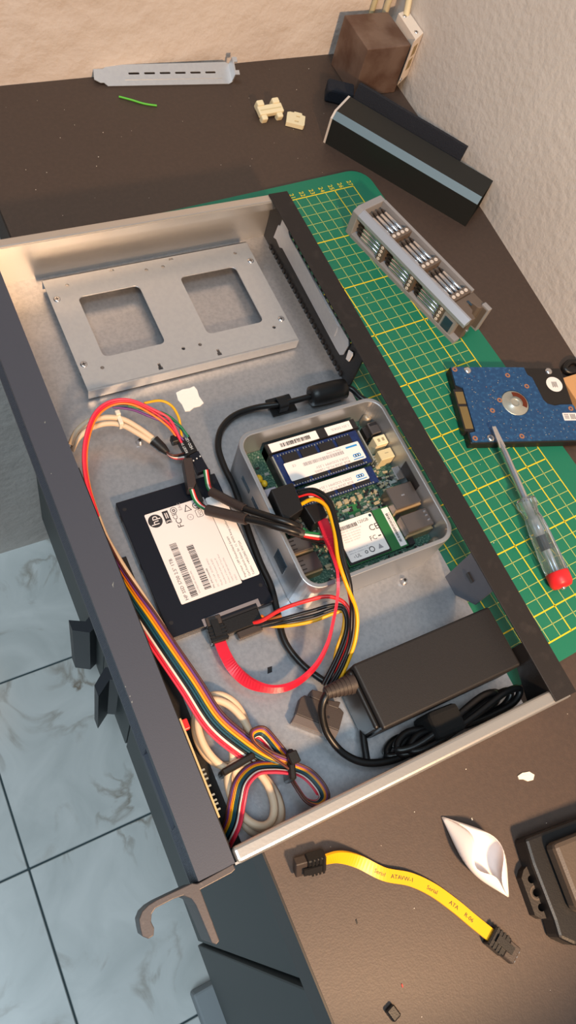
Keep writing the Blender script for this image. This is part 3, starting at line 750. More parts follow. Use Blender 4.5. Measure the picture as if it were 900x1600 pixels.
e1 = ypts[-1]; d1 = (ypts[-1]-ypts[-3]); d1.z = 0
p1 = sata_plug(yc, Vector((e1.x, e1.y, DZ+0.0044)), d1, Z3)
m1 = frame(Vector((e1.x, e1.y, DZ+0.0044)), d1)
for k in (-0.0028, 0.0, 0.0028): MB().box(0.0155, 0.0168, k-0.0005, k+0.0005, -0.0012, 0.0012, m1).build('contact', 'bright_steel', p1)

# rolled paper twist
pa, pbb = at(694, 1276, DZ+0.004), at(797, 1401, DZ+0.003)
def paper_roll():
    ax = (pbb-pa); Lp = ax.length; ax.normalize(); sd_ = Z3.cross(ax).normalized(); n, m_ = 26, 22; vs, fs = [], []
    for i in range(n):
        t = i/(n-1)
        r = 0.0004+0.0098*math.sin(math.pi*t)**1.0*(1-0.10*math.cos(2*math.pi*t))
        for j in range(m_):
            # open gap turns along the length, edges overlap at the ends
            gap = 0.05+2.3*math.exp(-((t-0.50)/0.17)**2)
            a = 1.45+1.5*(t-0.5)+gap/2+(2*math.pi-gap)*(j/(m_-1))
            rr = r*(1+0.10*(j/(m_-1)))
            c_ = pa+ax*(t*Lp); c_.z = DZ+0.0005+rr
            vs.append(c_+sd_*(math.cos(a)*rr*1.0)+Z3*(math.sin(a)*rr*0.85))
    for i in range(n-1):
        for j in range(m_-1): fs.append((i*m_+j, i*m_+j+1, (i+1)*m_+j+1, (i+1)*m_+j))
    return MB().add(vs, fs, True)
po = paper_roll().build('paper_twist', 'paper'); sol = po.modifiers.new('thickness', 'SOLIDIFY'); sol.thickness = 0.00015
tag(po, 'small white paper twisted into a pointed roll near the yellow cable', 'paper')

# black adapter at right edge
ad = thing('black_adapter', 'black plastic adapter with three-hole lug, cut off by the right edge', 'adapter', (0.16, -0.54, DZ))
def wpx(pts, z): return [tuple(at(x, y, z))[:2] for x, y in pts]
MB().prism(wpx([(820,1310),(832,1350),(866,1438),(874,1466),(898,1477),(985,1485),(1010,1250),(905,1278)], 0.012), DZ, 0.012).build('base', 'plastic_black', ad, bevel=0.002)
MB().prism(wpx([(864,1318),(905,1424),(990,1440),(1005,1262)], 0.024), 0.012, 0.024).build('top_shell', 'adapter_top', ad, bevel=0.003)
lug_o = wpx([(818,1360),(826,1350),(840,1350),(848,1358),(862,1422),(858,1434),(846,1436),(836,1430),(815,1372)], 0.004)
lug_h = []
for x, y in ((830,1374),(838,1395),(846,1418)):
    q = at(x, y, 0.004); lug_h.append(circ(q.x, q.y, 0.0022, 12))
lug = plate(lug_o, lug_h, DZ, 0.004).build('lug', 'adapter_black', ad)
q = at(838, 1395, 0.004); MB().disc((0,0,0.0042), X3, Y3, q.x, q.y, 0.0042, 0.0030, 18).build('hole_ring', 'adapter_top', lug)

tag(MB().prism(wpx([(808,1213),(815,1208),(826,1206),(834,1211),(832,1219),(824,1221),(817,1218),(810,1218)], DZ), DZ, DZ+0.001).build('plaster_fleck', 'plaster_crumb'), 'white plaster fleck on the worktop below the case corner', 'fleck')
tag(MB().rbox(-0.0028, 0.0028, -0.0034, 0.0034, 0, 0.004, 0.0007, 1, Matrix.Translation(at(612,1582,DZ)) @ Matrix.Rotation(0.25,4,'Z')).build('plastic_plug', 'plastic_black'), 'tiny black plastic stub alone at the bottom edge', 'stub')
for i, (px, py, sz, lb_, m_) in enumerate(((557,1440,.0012,'black fibre fleck below the yellow cable','plastic_black'),(628,1540,.0009,'tiny red speck above the black stub','wire_red'),(866,1450,.0024,'thin black sliver beside the three-hole lug','plastic_black'),(737,1280,.0008,'tiny white speck right of the paper tip','plaster_crumb'))):
    q = at(px, py, DZ)
    tag(MB().prism([(q.x-sz*.4,q.y-sz),(q.x+sz*.3,q.y-sz*.7),(q.x+sz*.45,q.y+sz),(q.x-sz*.2,q.y+sz*.6)], DZ, DZ+0.0006).build('debris', m_), lb_, 'debris')

# ------------------------------------------------------------------ mini computer
FB = 0.0016           # top of the case floor
nu = thing('mini_computer', 'small opened silver mini computer with memory and circuit board showing', 'mini computer', (0.103, -0.266, FB))
NX0, NX1, NY0, NY1, NZ = 0.0470, 0.1590, -0.3240, -0.2080, 0.0400
ro, ri = rrect(NX0, NX1, NY0, NY1, 0.012, 8), rrect(NX0+0.0030, NX1-0.0030, NY0+0.0030, NY1-0.0030, 0.0095, 8)
sh = MB().ring(ro, ri, FB, NZ).prism(ri, FB, FB+0.002).build('shell', 'nuc_silver', nu, bevel=0.0006)
for y in (-0.236, -0.252):
    MB().rbox(NX0-0.0003, NX0+0.0006, y-0.006, y+0.006, 0.020, 0.0245, 0.0003, 1).build('vent_slot', 'slot_blue', sh)
MB().rbox(NX0-0.0003, NX0+0.0006, -0.300, -0.286, 0.012, 0.026, 0.0003, 1).build('vent_slot', 'slot_blue', sh)
MB().prism(ring_pts := rrect(NX0+0.0032, NX1-0.0032, NY0+0.0032, NY1-0.0032, 0.009, 6), 0.0130, 0.0145).build('main_board', 'board', nu)
BZ = 0.0145
def c5(x, y): return (340+x/2.25, 600+y/2.25)
# small parts scattered on the board
A_, B_, C_ = MB(), MB(), MB()
for i in range(420):
    r_ = random.random()
    if r_ < 0.40: x, y = random.uniform(0.072, 0.137), random.uniform(-0.2805, -0.2640)
    elif r_ < 0.65: x, y = random.uniform(0.1385, 0.149), random.uniform(-0.272, -0.214)
    elif r_ < 0.78: x, y = random.uniform(0.052, 0.070), random.uniform(-0.285, -0.214)
    elif r_ < 0.90: x, y = random.uniform(0.070, 0.090), random.uniform(-0.318, -0.284)
    else: x, y = random.uniform(0.056, 0.150), random.uniform(-0.319, -0.3135)
    sx, sy = random.choice(((.0009,.0005),(.0005,.0009),(.0013,.0007),(.0006,.0006),(.0016,.0010)))
    (A_, B_, C_)[i % 3].box(x-sx, x+sx, y-sy, y+sy, BZ, BZ+random.uniform(.0005, .0014))
for mb_, n_, m_ in ((A_, 'resistors', 'comp_tan'), (B_, 'solder_pads', 'solder'), (C_, 'small_chips', 'chip')): tag(mb_.build(n_, m_, nu), None, None, None, 'stuff')
for i in range(6):
    MB().rbox(0.092+0.0055*i, 0.0955+0.0055*i, -0.2690, -0.2655, BZ, BZ+0.0020, 0.0004, 1).build('choke', 'comp_tan', nu)
MB().rbox(0.108, 0.117, -0.2785, -0.2705, BZ, BZ+0.0006, 0.0001, 1).build('chip_die', 'board_green', nu)
# memory
sk = MB().box(0.0700, 0.1400, -0.2215, -0.2140, BZ, 0.0262).box(0.0700, 0.0735, -0.2490, -0.2140, BZ, 0.0240).box(0.1368, 0.1400, -0.2440, -0.2140, BZ, 0.0240).build('memory_socket', 'chip', nu)
for x0, x1, txt in ((0.0722, 0.1090, None), (0.1160, 0.1360, '1.35V DDR3L')):
    l_ = MB().box(x0, x1, -0.2212, -0.2146, 0.0262, 0.0264).build('sticker', 'label_white', sk)
    p_ = MB()
    if txt is None:
        x = x0+0.008
        while x < x1-0.006:
            wd_ = random.choice((.0003,.0005,.0008)); p_.quad((0,0,0.02645), X3, Y3, x, x+wd_, -0.2195, -0.2165); x += wd_+random.choice((.0003,.0005))
        p_.text('T2R6V Y5N2L AH4', (x1-0.006, -0.2164, 0.02645), -X3, -Y3, 0.0020)
    else: p_.text(txt, (x1-0.0015, -0.2170, 0.02645), -X3, -Y3, 0.0026)
    p_.build('print', 'ink_grey' if txt else 'ink', l_)
for x in (0.0708, 0.1385): MB().box(x, x+0.0010, -0.2490, -0.2240, 0.0200, 0.0262).build('side_clip', 'solder', sk)
def memory(y0, y1, z, lab_rect, chips_y):
    mm = MB().box(0.0722, 0.1376, y0, y1, z-0.0011, z).build('memory_module', 'board_blue', nu)
    for cy in chips_y:
        for cx_ in (0.0775, 0.0915, 0.1055, 0.1195):
            MB().box(cx_, cx_+0.0115, cy-0.0035, cy+0.0035, z, z+0.0009).build('memory_chip', 'chip', mm)
    dots = MB()
    for i in range(30): dots.box(0.0745+0.0020*i, 0.0755+0.0020*i, y0+0.0003, y0+0.0012, z, z+0.0003)
    for i in range(26):
        if i % 9 != 8: dots.box(0.0750+0.0022*i, 0.0756+0.0022*i, y1-0.0024, y1-0.0012, z, z+0.0003)
    tag(dots.build('pins', 'solder', mm), None, None, None, 'stuff')
    x0, x1, ly0, ly1 = lab_rect; lz = z+0.0011
    lb = MB().prism(rrect(x0, x1, ly0, ly1, 0.0008, 2), lz-0.0002, lz).build('label', 'label_white', mm)
    pz = lz+0.00005; pi_ = MB()
    pi_.text('8GB 2RX8 PC3L-12800S', (x1-0.0125, ly0+0.0022, pz), -X3, -Y3, 0.0026, sx=1.05)
    pi_.text('DDR3 SODIMM 1.35V', (x1-0.0125, ly0+0.0050, pz), -X3, -Y3, 0.0026, sx=1.05)
    if ly1-ly0 > 0.009:
        x = x0+0.013
        while x < x1-0.0145:
            wd_ = random.choice((.0003,.0004,.0007)); pi_.quad((0,0,pz), X3, Y3, x, x+wd_, ly1-0.0062, ly1-0.0036); x += wd_+random.choice((.0003,.0004))
        pi_.text('Made in China', (x1-0.015, ly1-0.0018, pz), -X3, -Y3, 0.0019)
        pi_.text('CE', (x0+0.0080, ly1-0.0028, pz), -X3, -Y3, 0.0024)
    pi_.build('print', 'ink_grey', lb)
    pb2 = MB()
    for k in range(3): pb2.disc((0,0,pz), X3, Y3, x1-0.0075+0.0018*k, ly0+0.0040, 0.0014, 0.0006, 12)
    pb2.quad((0,0,pz), X3, Y3, x1-0.0095, x1-0.0015, ly0+0.0010, ly0+0.0017)
    if ly1-ly0 > 0.009: pb2.quad((0,0,pz), X3, Y3, x1-0.0110, x1-0.0020, ly1-0.0032, ly1-0.0018)
    pb2.build('logo_print', 'ink_blue', lb)
memory(-0.2490, -0.2225, 0.0252, (0.0760, 0.1345, -0.2455, -0.2315), (-0.2285, -0.2445))
memory(-0.2630, -0.2500, 0.0208, (0.0840, 0.1315, -0.2590, -0.2505), (-0.2580,))
# storage card
mz = 0.0195
ms = MB().box(0.0885, 0.1390, -0.3125, -0.2810, mz-0.0012, mz).build('storage_card', 'board_green', nu)
MB().box(0.0893, 0.1215, -0.3120, -0.2815, mz, mz+0.0010).build('card_chip', 'chip', ms)
MB().box(0.1350, 0.1395, -0.3130, -0.2805, BZ, mz+0.0016).build('card_socket', 'chip', ms)
lb = MB().prism(rrect(0.0905, 0.1205, -0.3105, -0.2818, 0.0010, 3), mz+0.0010, mz+0.0012).build('label', 'label_white', ms)
pz = mz+0.00125; p_ = MB(); pg = MB()
p_.text('120GB', (0.1076, -0.2868, pz), X3, Y3, 0.0031, sx=1.0)
x = 0.0925
while x < 0.1065:
    wd_ = random.choice((.0003,.0005,.0007)); p_.quad((0,0,pz), X3, Y3, x, x+wd_, -0.2878, -0.2850); x += wd_+random.choice((.0003,.0004))
p_.text('CE', (0.1135, -0.2945, pz), X3, Y3, 0.0062)
p_.text('FC', (0.1105, -0.3010, pz), X3, Y3, 0.0046); p_.quad((0,0,pz), X3, Y3, 0.1172, 0.1195, -0.2998, -0.2990)
p_.disc((0,0,pz), X3, Y3, 0.1085, -0.3065, 0.0021, 0.0015, 16); p_.text('UL', (0.0955, -0.3085, pz), X3, Y3, 0.0035); p_.text('c', (0.0940, -0.3082, pz), X3, Y3, 0.0025)
p_.disc((0,0,pz), X3, Y3, 0.1040, -0.3070, 0.0012, 0.0007, 12)
for k, yy_ in enumerate((-0.2895, -0.2915, -0.2933, -0.2951, -0.2968)): pg.text('MODEL SSD 120 MZ-M5E120 REV A'[:26-2*k], (0.0930, yy_, pz), X3, Y3, 0.0013, sx=0.9)
for k, yy_ in enumerate((-0.3035, -0.3052)): pg.text('SERIAL NO. S1D2NEAD 5V 1.0A', (0.0922, yy_, pz), X3, Y3, 0.0012, sx=0.9)
pg.add([(0.1130,-0.3080,pz),(0.1170,-0.3080,pz),(0.1150,-0.3045,pz)], [(0,1,2)])
p_.build('print', 'ink', lb); pg.build('small_print', 'ink_grey', lb)
MB().disc((0,0,pz), X3, Y3, 0.1188, -0.2838, 0.0011, 0, 14).build('hologram', 'slot_blue', lb)
lb = MB().box(0.1290, 0.1340, -0.3115, -0.2820, mz, mz+0.0004).build('strip_label', 'label_white', ms)
p_ = MB(); y = -0.3085
while y < -0.2865:
    wd_ = random.choice((.0003,.0005,.0007)); p_.quad((0,0,mz+0.00045), X3, Y3, 0.1300, 0.1318, y, y+wd_); y += wd_+random.choice((.0003,.0004))
p_.text('S1D2NEAD 840 EVO', (0.1324, -0.2860, mz+0.00045), -Y3, X3, 0.0014); p_.build('print', 'ink', lb)
# ports along the right wall
def port(x0, x1, y0, y1, z1, m_, extra=None, z0=BZ, name='port'):
    o = MB().rbox(x0, x1, y0, y1, z0, z1, 0.0005, 1).build(name, m_, nu)
    return o
e_ = port(0.1345, 0.1550, -0.2890, -0.2725, 0.0285, 'port_metal', name='network_port')
MB().box(0.1345, 0.1548, -0.2902, -0.2890, BZ, 0.0262).build('shield_edge', 'port_tan', e_); MB().box(0.1430,0.1455,-0.2810,-0.2800,0.0285,0.0286).build('tab', 'bright_steel', e_)
u_ = port(0.1345, 0.1552, -0.3070, -0.2940, 0.0285, 'port_metal', name='usb_port')
MB().box(0.1345, 0.1552, -0.3084, -0.3070, BZ, 0.0240).build('shield_edge', 'port_tan', u_)
for y in (-0.2965, -0.2995, -0.3030): MB().rbox(0.1515, 0.1535, y-0.0006, y+0.0006, 0.0285, 0.0292, 0.0002, 1).build('spring', 'bright_steel', u_)
for y0, y1 in ((-0.3080, -0.2960), (-0.2935, -0.2825)):
    u_ = port(0.0515, 0.0690, y0, y1, 0.0265, 'port_metal', name='usb_port')
    MB().box(0.0515, 0.0690, y0-0.0011, y0, BZ, 0.0240).build('shield_edge', 'port_tan', u_)
    for k in range(3): MB().box(0.0540, 0.0585, y0+0.0022+0.0030*k, y0+0.0030+0.0030*k, 0.0265, 0.0267).build('spring_slot', 'chip', u_)
j_ = port(0.1480, 0.1555, -0.2300, -0.2205, 0.0262, 'port_metal', name='power_jack'); MB().box(0.1490,0.1550,-0.2235,-0.2212,0.0262,0.0264).build('jack_mark','chip',j_); MB().box(0.1445,0.1480,-0.2300,-0.2210,BZ,0.0225).build('jack_body','chip',j_)
j_ = port(0.1460, 0.1555, -0.2400, -0.2325, 0.0275, 'cream', name='header')
for x in (0.1490, 0.1525): MB().box(x-0.0008, x+0.0010, -0.2375, -0.2350, 0.0275, 0.0276).build('pin_hole', 'comp_tan', j_)
j_ = port(0.1445, 0.1555, -0.2508, -0.2430, 0.0262, 'cream_dark', name='audio_jack'); MB().box(0.1490,0.1520,-0.2468,-0.2462,0.0262,0.0263).build('seam','comp_tan',j_)
for k in range(4): MB().box(0.1432,0.1446,-0.2500+0.002*k,-0.2490+0.002*k,BZ,0.0195).build('leg','solder',j_)
j_ = port(0.1498, 0.1555, -0.2675, -0.2570, 0.0235, 'bright_steel', name='video_port')
MB().box(0.1556, 0.1560, -0.2800, -0.2600, 0.024, 0.034).build('side_slot', 'chip', nu)
for x, y in ((0.0560,-0.2205),(0.0562,-0.3165),(0.1425,-0.3165),(0.1490,-0.3165)): screw(x, y, BZ, 0.0030, nu, h=0.0010)
MB().sphere((0.0592,-0.2330,0.0178), 0.0024, 10, (1,1.3,1)).sphere((0.0610,-0.2375,0.0178), 0.0022, 10, (1,1.2,1)).build('coin_coil', 'yellow_comp', nu)
MB().rbox(0.0560, 0.0650, -0.2530, -0.2440, BZ, 0.0240, 0.0006, 1).build('fan_header', 'lavender', nu)
cap = MB().lathe((0.0790,-0.2735,BZ), Z3, [(0,0.0030),(0.007,0.0030),(0.0076,0.0024)], 16).build('capacitor', 'ssd_black', nu)
# corner posts of the shell
for x, y in ((NX0+0.0065, NY1-0.0065), (NX1-0.0065, NY1-0.0065), (NX0+0.0065, NY0+0.0065), (NX1-0.0065, NY0+0.0065)):
    MB().lathe((x, y, BZ), Z3, [(0,0.0036),(0.010,0.0032),(0.0105,0.0014)], 12).build('corner_post', 'nuc_inside', sh)

# ------------------------------------------------------------------ solid state drive
SX0, SX1, SY0, SY1, SZ = -0.0343, 0.0355, -0.3130, -0.2150, 0.0086
ss = thing('solid_state_drive', 'flat black solid state drive with large white label', 'drive', (0, -0.264, FB))
MB().rbox(SX0, SX1, SY0, SY1, FB, SZ, 0.0008, 2).build('casing', 'ssd_black', ss)
for x, y in ((-0.0305,-0.2215),(-0.0305,-0.3030),(0.0318,-0.2215),(0.0318,-0.3000)):
    MB().disc((0,0,SZ+0.00006), X3, Y3, x, y, 0.0013, 0, 12).build('screw_dimple', 'chip', ss)
for y in (-0.226, -0.262, -0.300): MB().box(SX0-0.0004, SX0, y-0.002, y+0.002, 0.004, 0.0068).build('side_notch', 'chip', ss)
lz = SZ+0.0002
l1 = MB().prism(rrect(-0.0203, 0.0212, -0.2945, -0.2295, 0.0008, 2), SZ, lz).build('label', 'label_pink', ss)
l2 = MB().prism(rrect(0.0215, 0.0345, -0.2930, -0.2310, 0.0012, 2), SZ, lz).build('importer_label', 'label_white', ss)
pz = lz+0.00005; p_ = MB(); pg = MB(); YX = (Y3, -X3)
p_.text('HP SSD S700 2.5" 1TB', (-0.0148, -0.2930, pz), *YX, 0.0031, sx=1.03)
def bars(mb_, x0, x1, y0, y1):
    y = y0
    while y < y1:
        wd_ = random.choice((.0002,.0003,.0004,.0007)); mb_.quad((0,0,pz), X3, Y3, x0, x1, y, y+wd_); y += wd_+random.choice((.0002,.0003,.0004,.0006))
bars(p_, -0.0128, -0.0082, -0.2922, -0.2545); bars(p_, -0.0030, 0.0016, -0.2905, -0.2590)
p_.text('P/N: 6MC15AA#ABB', (0.0038, -0.2915, pz), *YX, 0.0016)
pg.text('SN:HBSA48140501490', (-0.0062, -0.2915, pz), *YX, 0.0017); pg.text('DC +5V 1.6A  2019/05 WW21', (0.0066, -0.2915, pz), *YX, 0.0016)
pg.text('Model: S700 Firmware R1031', (0.0092, -0.2915, pz), *YX, 0.0016); pg.text('Manufactured under license 3F', (0.0118, -0.2915, pz), *YX, 0.0015)
pg.text('Product of China, No.17 Tech Road', (0.0144, -0.2915, pz), *YX, 0.0014); pg.text('TAIPEI MSIP-REM-BWH-S700', (0.0168, -0.2915, pz), *YX, 0.0014); pg.text('R3B221', (0.0192, -0.2915, pz), *YX, 0.0014)
lx, ly = -0.0150, -0.2358
p_.disc((0,0,pz), X3, Y3, lx, ly, 0.0047, 0, 30)
pw = MB(); pw.text('hp', (lx+0.0020, ly+0.0002, pz+0.00005), *YX, 0.0076, align='C', sx=0.9); pw.build('logo_letters', 'label_pink', l1)
p_.prism([(-0.0090,-0.2400),(-0.0050,-0.2400),(-0.0050,-0.2310),(-0.0090,-0.2310)], pz-0.00002, pz)
pw2 = MB(); pw2.text('3', (-0.0054, -0.2398, pz+0.00005), *YX, 0.0044); pw2.quad((0,0,pz+0.00005), X3, Y3, -0.0078, -0.0072, -0.2365, -0.2325); pw2.quad((0,0,pz+0.00005), X3, Y3, -0.0066, -0.0060, -0.2365, -0.2325); pw2.build('badge_print', 'label_pink', l1)
p_.disc((0,0,pz), X3, Y3, -0.0012, -0.2325, 0.0023, 0.0019, 18); p_.disc((0,0,pz), X3, Y3, -0.0012, -0.2325, 0.0011, 0.0005, 14)
p_.text('CE', (-0.0004, -0.2392, pz), *YX, 0.0042)
p_.text('FC', (0.0012, -0.2455, pz), *YX, 0.0056)
p_.text('VCI', (0.0152, -0.2418, pz), *YX, 0.0026); p_.ring(rrect(0.0118, 0.0162, -0.2425, -0.2368, 0.0008, 3), rrect(0.0121, 0.0159, -0.2422, -0.2371, 0.0006, 3), pz-0.00002, pz)
p_.disc((0,0,pz), X3, Y3, 0.0140, -0.2338, 0.0024, 0.0019, 18); p_.quad((0,0,pz), X3, Y3, 0.0128, 0.0152, -0.2341, -0.2335)
tri = [(0.0052,-0.2360),(0.0105,-0.2360),(0.0078,-0.2310)]; tri2 = [(0.0060,-0.2356),(0.0097,-0.2356),(0.0078,-0.2320)]
p_.ring(tri, tri2, pz-0.00002, pz)
pg.disc((0,0,pz), X3, Y3, 0.0075, -0.2405, 0.0022, 0.0018, 18); pg.text('A', (0.0082, -0.2412, pz), *YX, 0.0020); pg.text('EAC', (0.0045, -0.2340, pz), *YX, 0.0030)
p_.build('print', 'ink', l1); pg.build('small_print', 'ink_grey', l1)
p_ = MB()
for k, tx_ in enumerate(('Importeur: UFP Deutschland GmbH', 'Carl-Friedrich-Gauss Str. 11, 47475 Kamp-Lintfort', 'Telefon: +49(0)2842-9037259')):
    p_.text(tx_, (0.0255+0.0030*k, -0.2918, pz), *YX, 0.0021, sx=0.98)
p_.build('print', 'ink', l2)
MB().box(-0.0090, 0.0240, SY0-0.0004, SY0+0.0015, FB+0.001, SZ+0.0002).build('connector', 'chip', ss)

# ------------------------------------------------------------------ power brick
PT = 0.0330
ps = thing('power_brick', 'long black power supply brick in the near rear corner of the case', 'power supply', (0.108, -0.393, FB))
MB().rbox(0.0550, 0.1578, -0.4135, -0.3722, FB, PT, 0.0016, 3).build('housing', 'psu_black', ps)
MB().rbox(0.0515, 0.0549, -0.4115, -0.3745, FB+0.001, PT-0.0025, 0.0016, 3).build('end_cap', 'plastic_black', ps)
MB().rbox(0.0545, 0.0552, -0.4130, -0.3730, FB+0.002, PT-0.0008, 0.0003, 1).build('seam', 'cable_black', ps)

def cable(name, pts, r, m, label, cat='cable', sub=7, n=8, parent=None):
    sp_ = cat_rom([at(*p) if len(p) == 3 and p[0] > 5 else Vector(p) for p in pts], sub)
    o = MB().tube(sp_, r, n).build(name, m, parent)
    if label: tag(o, label, cat)
    return o, sp_

# output lead with ribbed strain relief, loop and coiled bundle
cr_ = thing('brick_cord', 'coiled black cord of the power brick, bound with a hook-and-loop tie', 'cord', (0.10, -0.42, FB))
_, sp_ = cable('lead', [(548,1069,.026),(535,1073,.026),(517,1080,.026),(506,1094,.025),(503,1117,.020),(512,1148,.013),(538,1178,.009),(575,1192,.008),(620,1185,.009),(670,1160,.011),(720,1128,.013),(765,1105,.013)], 0.0024, 'cable_black', None, parent=cr_)
rl = MB(); q0, q1 = at(548,1069,.026), at(514,1081,.026)
for i in range(7):
    p = q0.lerp(q1, i/6.0); d_ = (q1-q0).normalized(); rr = 0.0062-0.0004*i
    rl.cyl(p-d_*0.0021, p+d_*0.0021, rr, n=14); 
    if i < 6: rl.cyl(p+d_*0.0016, p+d_*0.0052, rr-0.0012, n=12)
rl.build('strain_relief', 'plastic_brown', cr_)
def loop(x0, x1, y, z, dz, r, nm_):
    pts = [(x0,y-.003,z),(x0+.012,y-.006,z+.004),((x0+x1)/2,y-.002,z+dz),(x1-.012,y+.003,z+dz*0.8),(x1,y+.001,z+dz*.4),(x1-.010,y-.005,z),((x0+x1)/2,y-.004,z-.001),(x0+.012,y+.003,z-.001)]
    MB().tube(cat_rom(pts, 6, True), r, 8, True).build(nm_, 'cable_black', cr_)
loop(0.060, 0.146, -0.4235, 0.0065, 0.010, 0.0024, 'coil')
loop(0.066, 0.152, -0.4260, 0.0120, 0.008, 0.0024, 'coil')
loop(0.063, 0.138, -0.4230, 0.0175, 0.009, 0.0023, 'coil')
loop(0.070, 0.155, -0.4270, 0.0190, 0.006, 0.0023, 'coil')
q = Matrix.Translation((0.096, -0.4240, 0.0165)) @ Matrix.Rotation(-0.06, 4, 'Z')
MB().rbox(-0.0105, 0.0105, -0.0085, 0.0085, -0.0140, 0.0140, 0.003, 2, q).build('fabric_tie', 'velcro', cr_)

# power lead with ferrite from the brick to the mini computer
fc = thing('ferrite_lead', 'black power lead with a thick ferrite, looping between drive and mini computer', 'cable', at(515, 612, FB))
cable('lead', [(0.1780,-0.2080,.008),(0.1700,-0.1990,.010),(0.1640,-0.1915,.010),(545,606,.010),(515,613,.010),(480,621,.010),(440,631,.008),(400,637,.005),(366,649,.0045),(346,670,.0045),(341,698,.0045),(350,728,.0045),(364,757,.0045),(376,790,.0045),(390,835,.0045),(407,880,.0045),(423,915,.0045),(433,955,.0045),(444,1000,.0045),(468,1034,.0045),(500,1060,.006),(528,1074,.008),(548,1090,.008),(564,1120,.006),(568,1155,.006),(573,1188,.006)], 0.0023, 'cable_black', None, parent=fc)
MB().lathe(at(484,620,.0100), at(545,605,.0100)-at(484,620,.0100), [(0,0.0050),(0.0010,0.0074),(0.006,0.0078),(0.014,0.0080),(0.024,0.0078),(0.0290,0.0074),(0.0300,0.0050)], 18).build('ferrite', 'plastic_black', fc)
cl = thing('cable_holder', 'small black adhesive clip holding the black lead', 'cable clip', at(440, 632, FB))
MB().rbox(-0.0105, 0.0095, -0.0075, 0.0075, FB, FB+0.0016, 0.0005, 1, Matrix.Translation((at(440,634,FB).x, at(440,634,FB).y, 0))).build('base', 'plastic_black', cl)
q = at(440, 631, .008)
MB().ring(rrect(-0.0048, 0.0048, -0.0058, 0.0040, 0.0022, 4), rrect(-0.0034, 0.0034, -0.0044, 0.0028, 0.0016, 4), -0.0035, 0.0035, Matrix.Translation(q) @ Matrix(((0,0,1,0),(1,0,0,0),(0,1,0,0),(0,0,0,1)))).build('loop', 'plastic_black', cl)

# ------------------------------------------------------------------ drive cables
# red data cable
rc = thing('red_data_cable', 'flat red data cable from the drive up into the mini computer', 'cable', at(430, 1077, FB))
rp = cat_rom(PX([(343,1002,.0075),(352,1024,.009),(367,1047,.011),(392,1068,.013),(428,1077,.014),(462,1068,.016),(492,1042,.020),(511,1008,.027),(521,970,.035),(527,935,.043),(528,905,.0475),(524,872,.0470),(514,840,.043),(503,812,.038)]), 7)
lt = []
for i in range(len(rp)):
    tg = (rp[min(i+1,len(rp)-1)]-rp[max(i-1,0)]).normalized(); l_ = Z3.cross(tg).normalized(); u_ = tg.cross(l_); t = i/(len(rp)-1)
    # flat at both ends, standing on edge in the bend
    a = math.radians(75)*min(1, max(0, (t-0.10)/0.18))*min(1, max(0, (0.93-t)/0.14))
    lt.append(l_*math.cos(a)+u_*math.sin(a))
MB().band(rp, lt, 0.0072, 0.0018).build('strip', 'red', rc)
d_ = (rp[0]-rp[3]); d_.z = 0
sata_plug(rc, rp[0]+d_.normalized()*0.001, d_, Z3, 0.015)
MB().prism([tuple(at(*c5(*p), .040))[:2] for p in ((303,430),(365,413),(388,462),(342,492))], 0.026, 0.040).build('plug', 'plastic_black', rc, bevel=0.0008)
# power wires
pw_ = thing('power_harness', 'harness of red, black and yellow wires feeding the drive and mini computer', 'wiring', at(530, 1000, FB))
PB = MB().prism([tuple(at(*c5(*p), .044))[:2] for p in ((186,370),(265,345),(303,438),(236,484))], 0.026, 0.044).build('plug', 'plastic_black', pw_, bevel=0.0008)
MB().prism([tuple(at(*c5(*p), .030))[:2] for p in ((200,445),(262,430),(292,490),(240,510))], 0.022, 0.030).build('plug_mouth', 'plastic_brown', PB)
# plug on the drive
MB().rbox(-0.0020, 0.0235, -0.3225, -0.3125, FB+0.0006, 0.0088, 0.0006, 1).build('plug', 'plastic_black', pw_)
MB().rbox(0.0050, 0.0215, -0.3275, -0.3226, FB+0.0006, 0.0078, 0.0006, 1).build('plug_shoulder', 'plastic_brown', pw_)
fr_ = MB(); 
fr_.box(-0.0125, 0.0262, -0.3100, -0.3078, SZ, SZ+0.0006).box(-0.0125, -0.0100, -0.3130, -0.3100, SZ, SZ+0.0006).box(0.0238, 0.0262, -0.3130, -0.3100, SZ, SZ+0.0006)
fr_.build('port_frame', 'wire_grey', ss)
def pwire(pts, m, r=0.00095): return cable('wire', pts, r, m, None, parent=pw_)
# set 1: from plug on the mini computer down to the slim connector
pwire([(470,788,.040),(490,780,.046),(510,792,.049),(522,828,.050),(528,872,.050),(540,910,.048),(557,955,.036),(556,995,.028),(545,1030,.020),(528,1068,.012),(520,1085,.009)], 'wire_yellow', 0.0013)
pwire([(466,772,.040),(490,769,.046),(514,787,.050),(526,826,.051),(534,872,.050),(546,912,.047),(553,960,.034),(550,1000,.026),(536,1040,.018),(515,1078,.010)], 'cable_black', 0.0012)
pwire([(464,768,.038),(492,765,.044),(516,783,.048),(528,824,.050),(538,874,.048),(548,916,.044),(549,965,.032),(546,1004,.024),(530,1044,.017),(511,1076,.010)], 'cable_black', 0.0012)
pwire([(466,776,.038),(485,772,.044),(505,780,.047),(519,806,.046),(524,836,.046),(531,874,.046),(543,914,.042),(550,962,.031),(543,1008,.022),(526,1050,.015),(514,1078,.010)], 'wire_red', 0.0012)
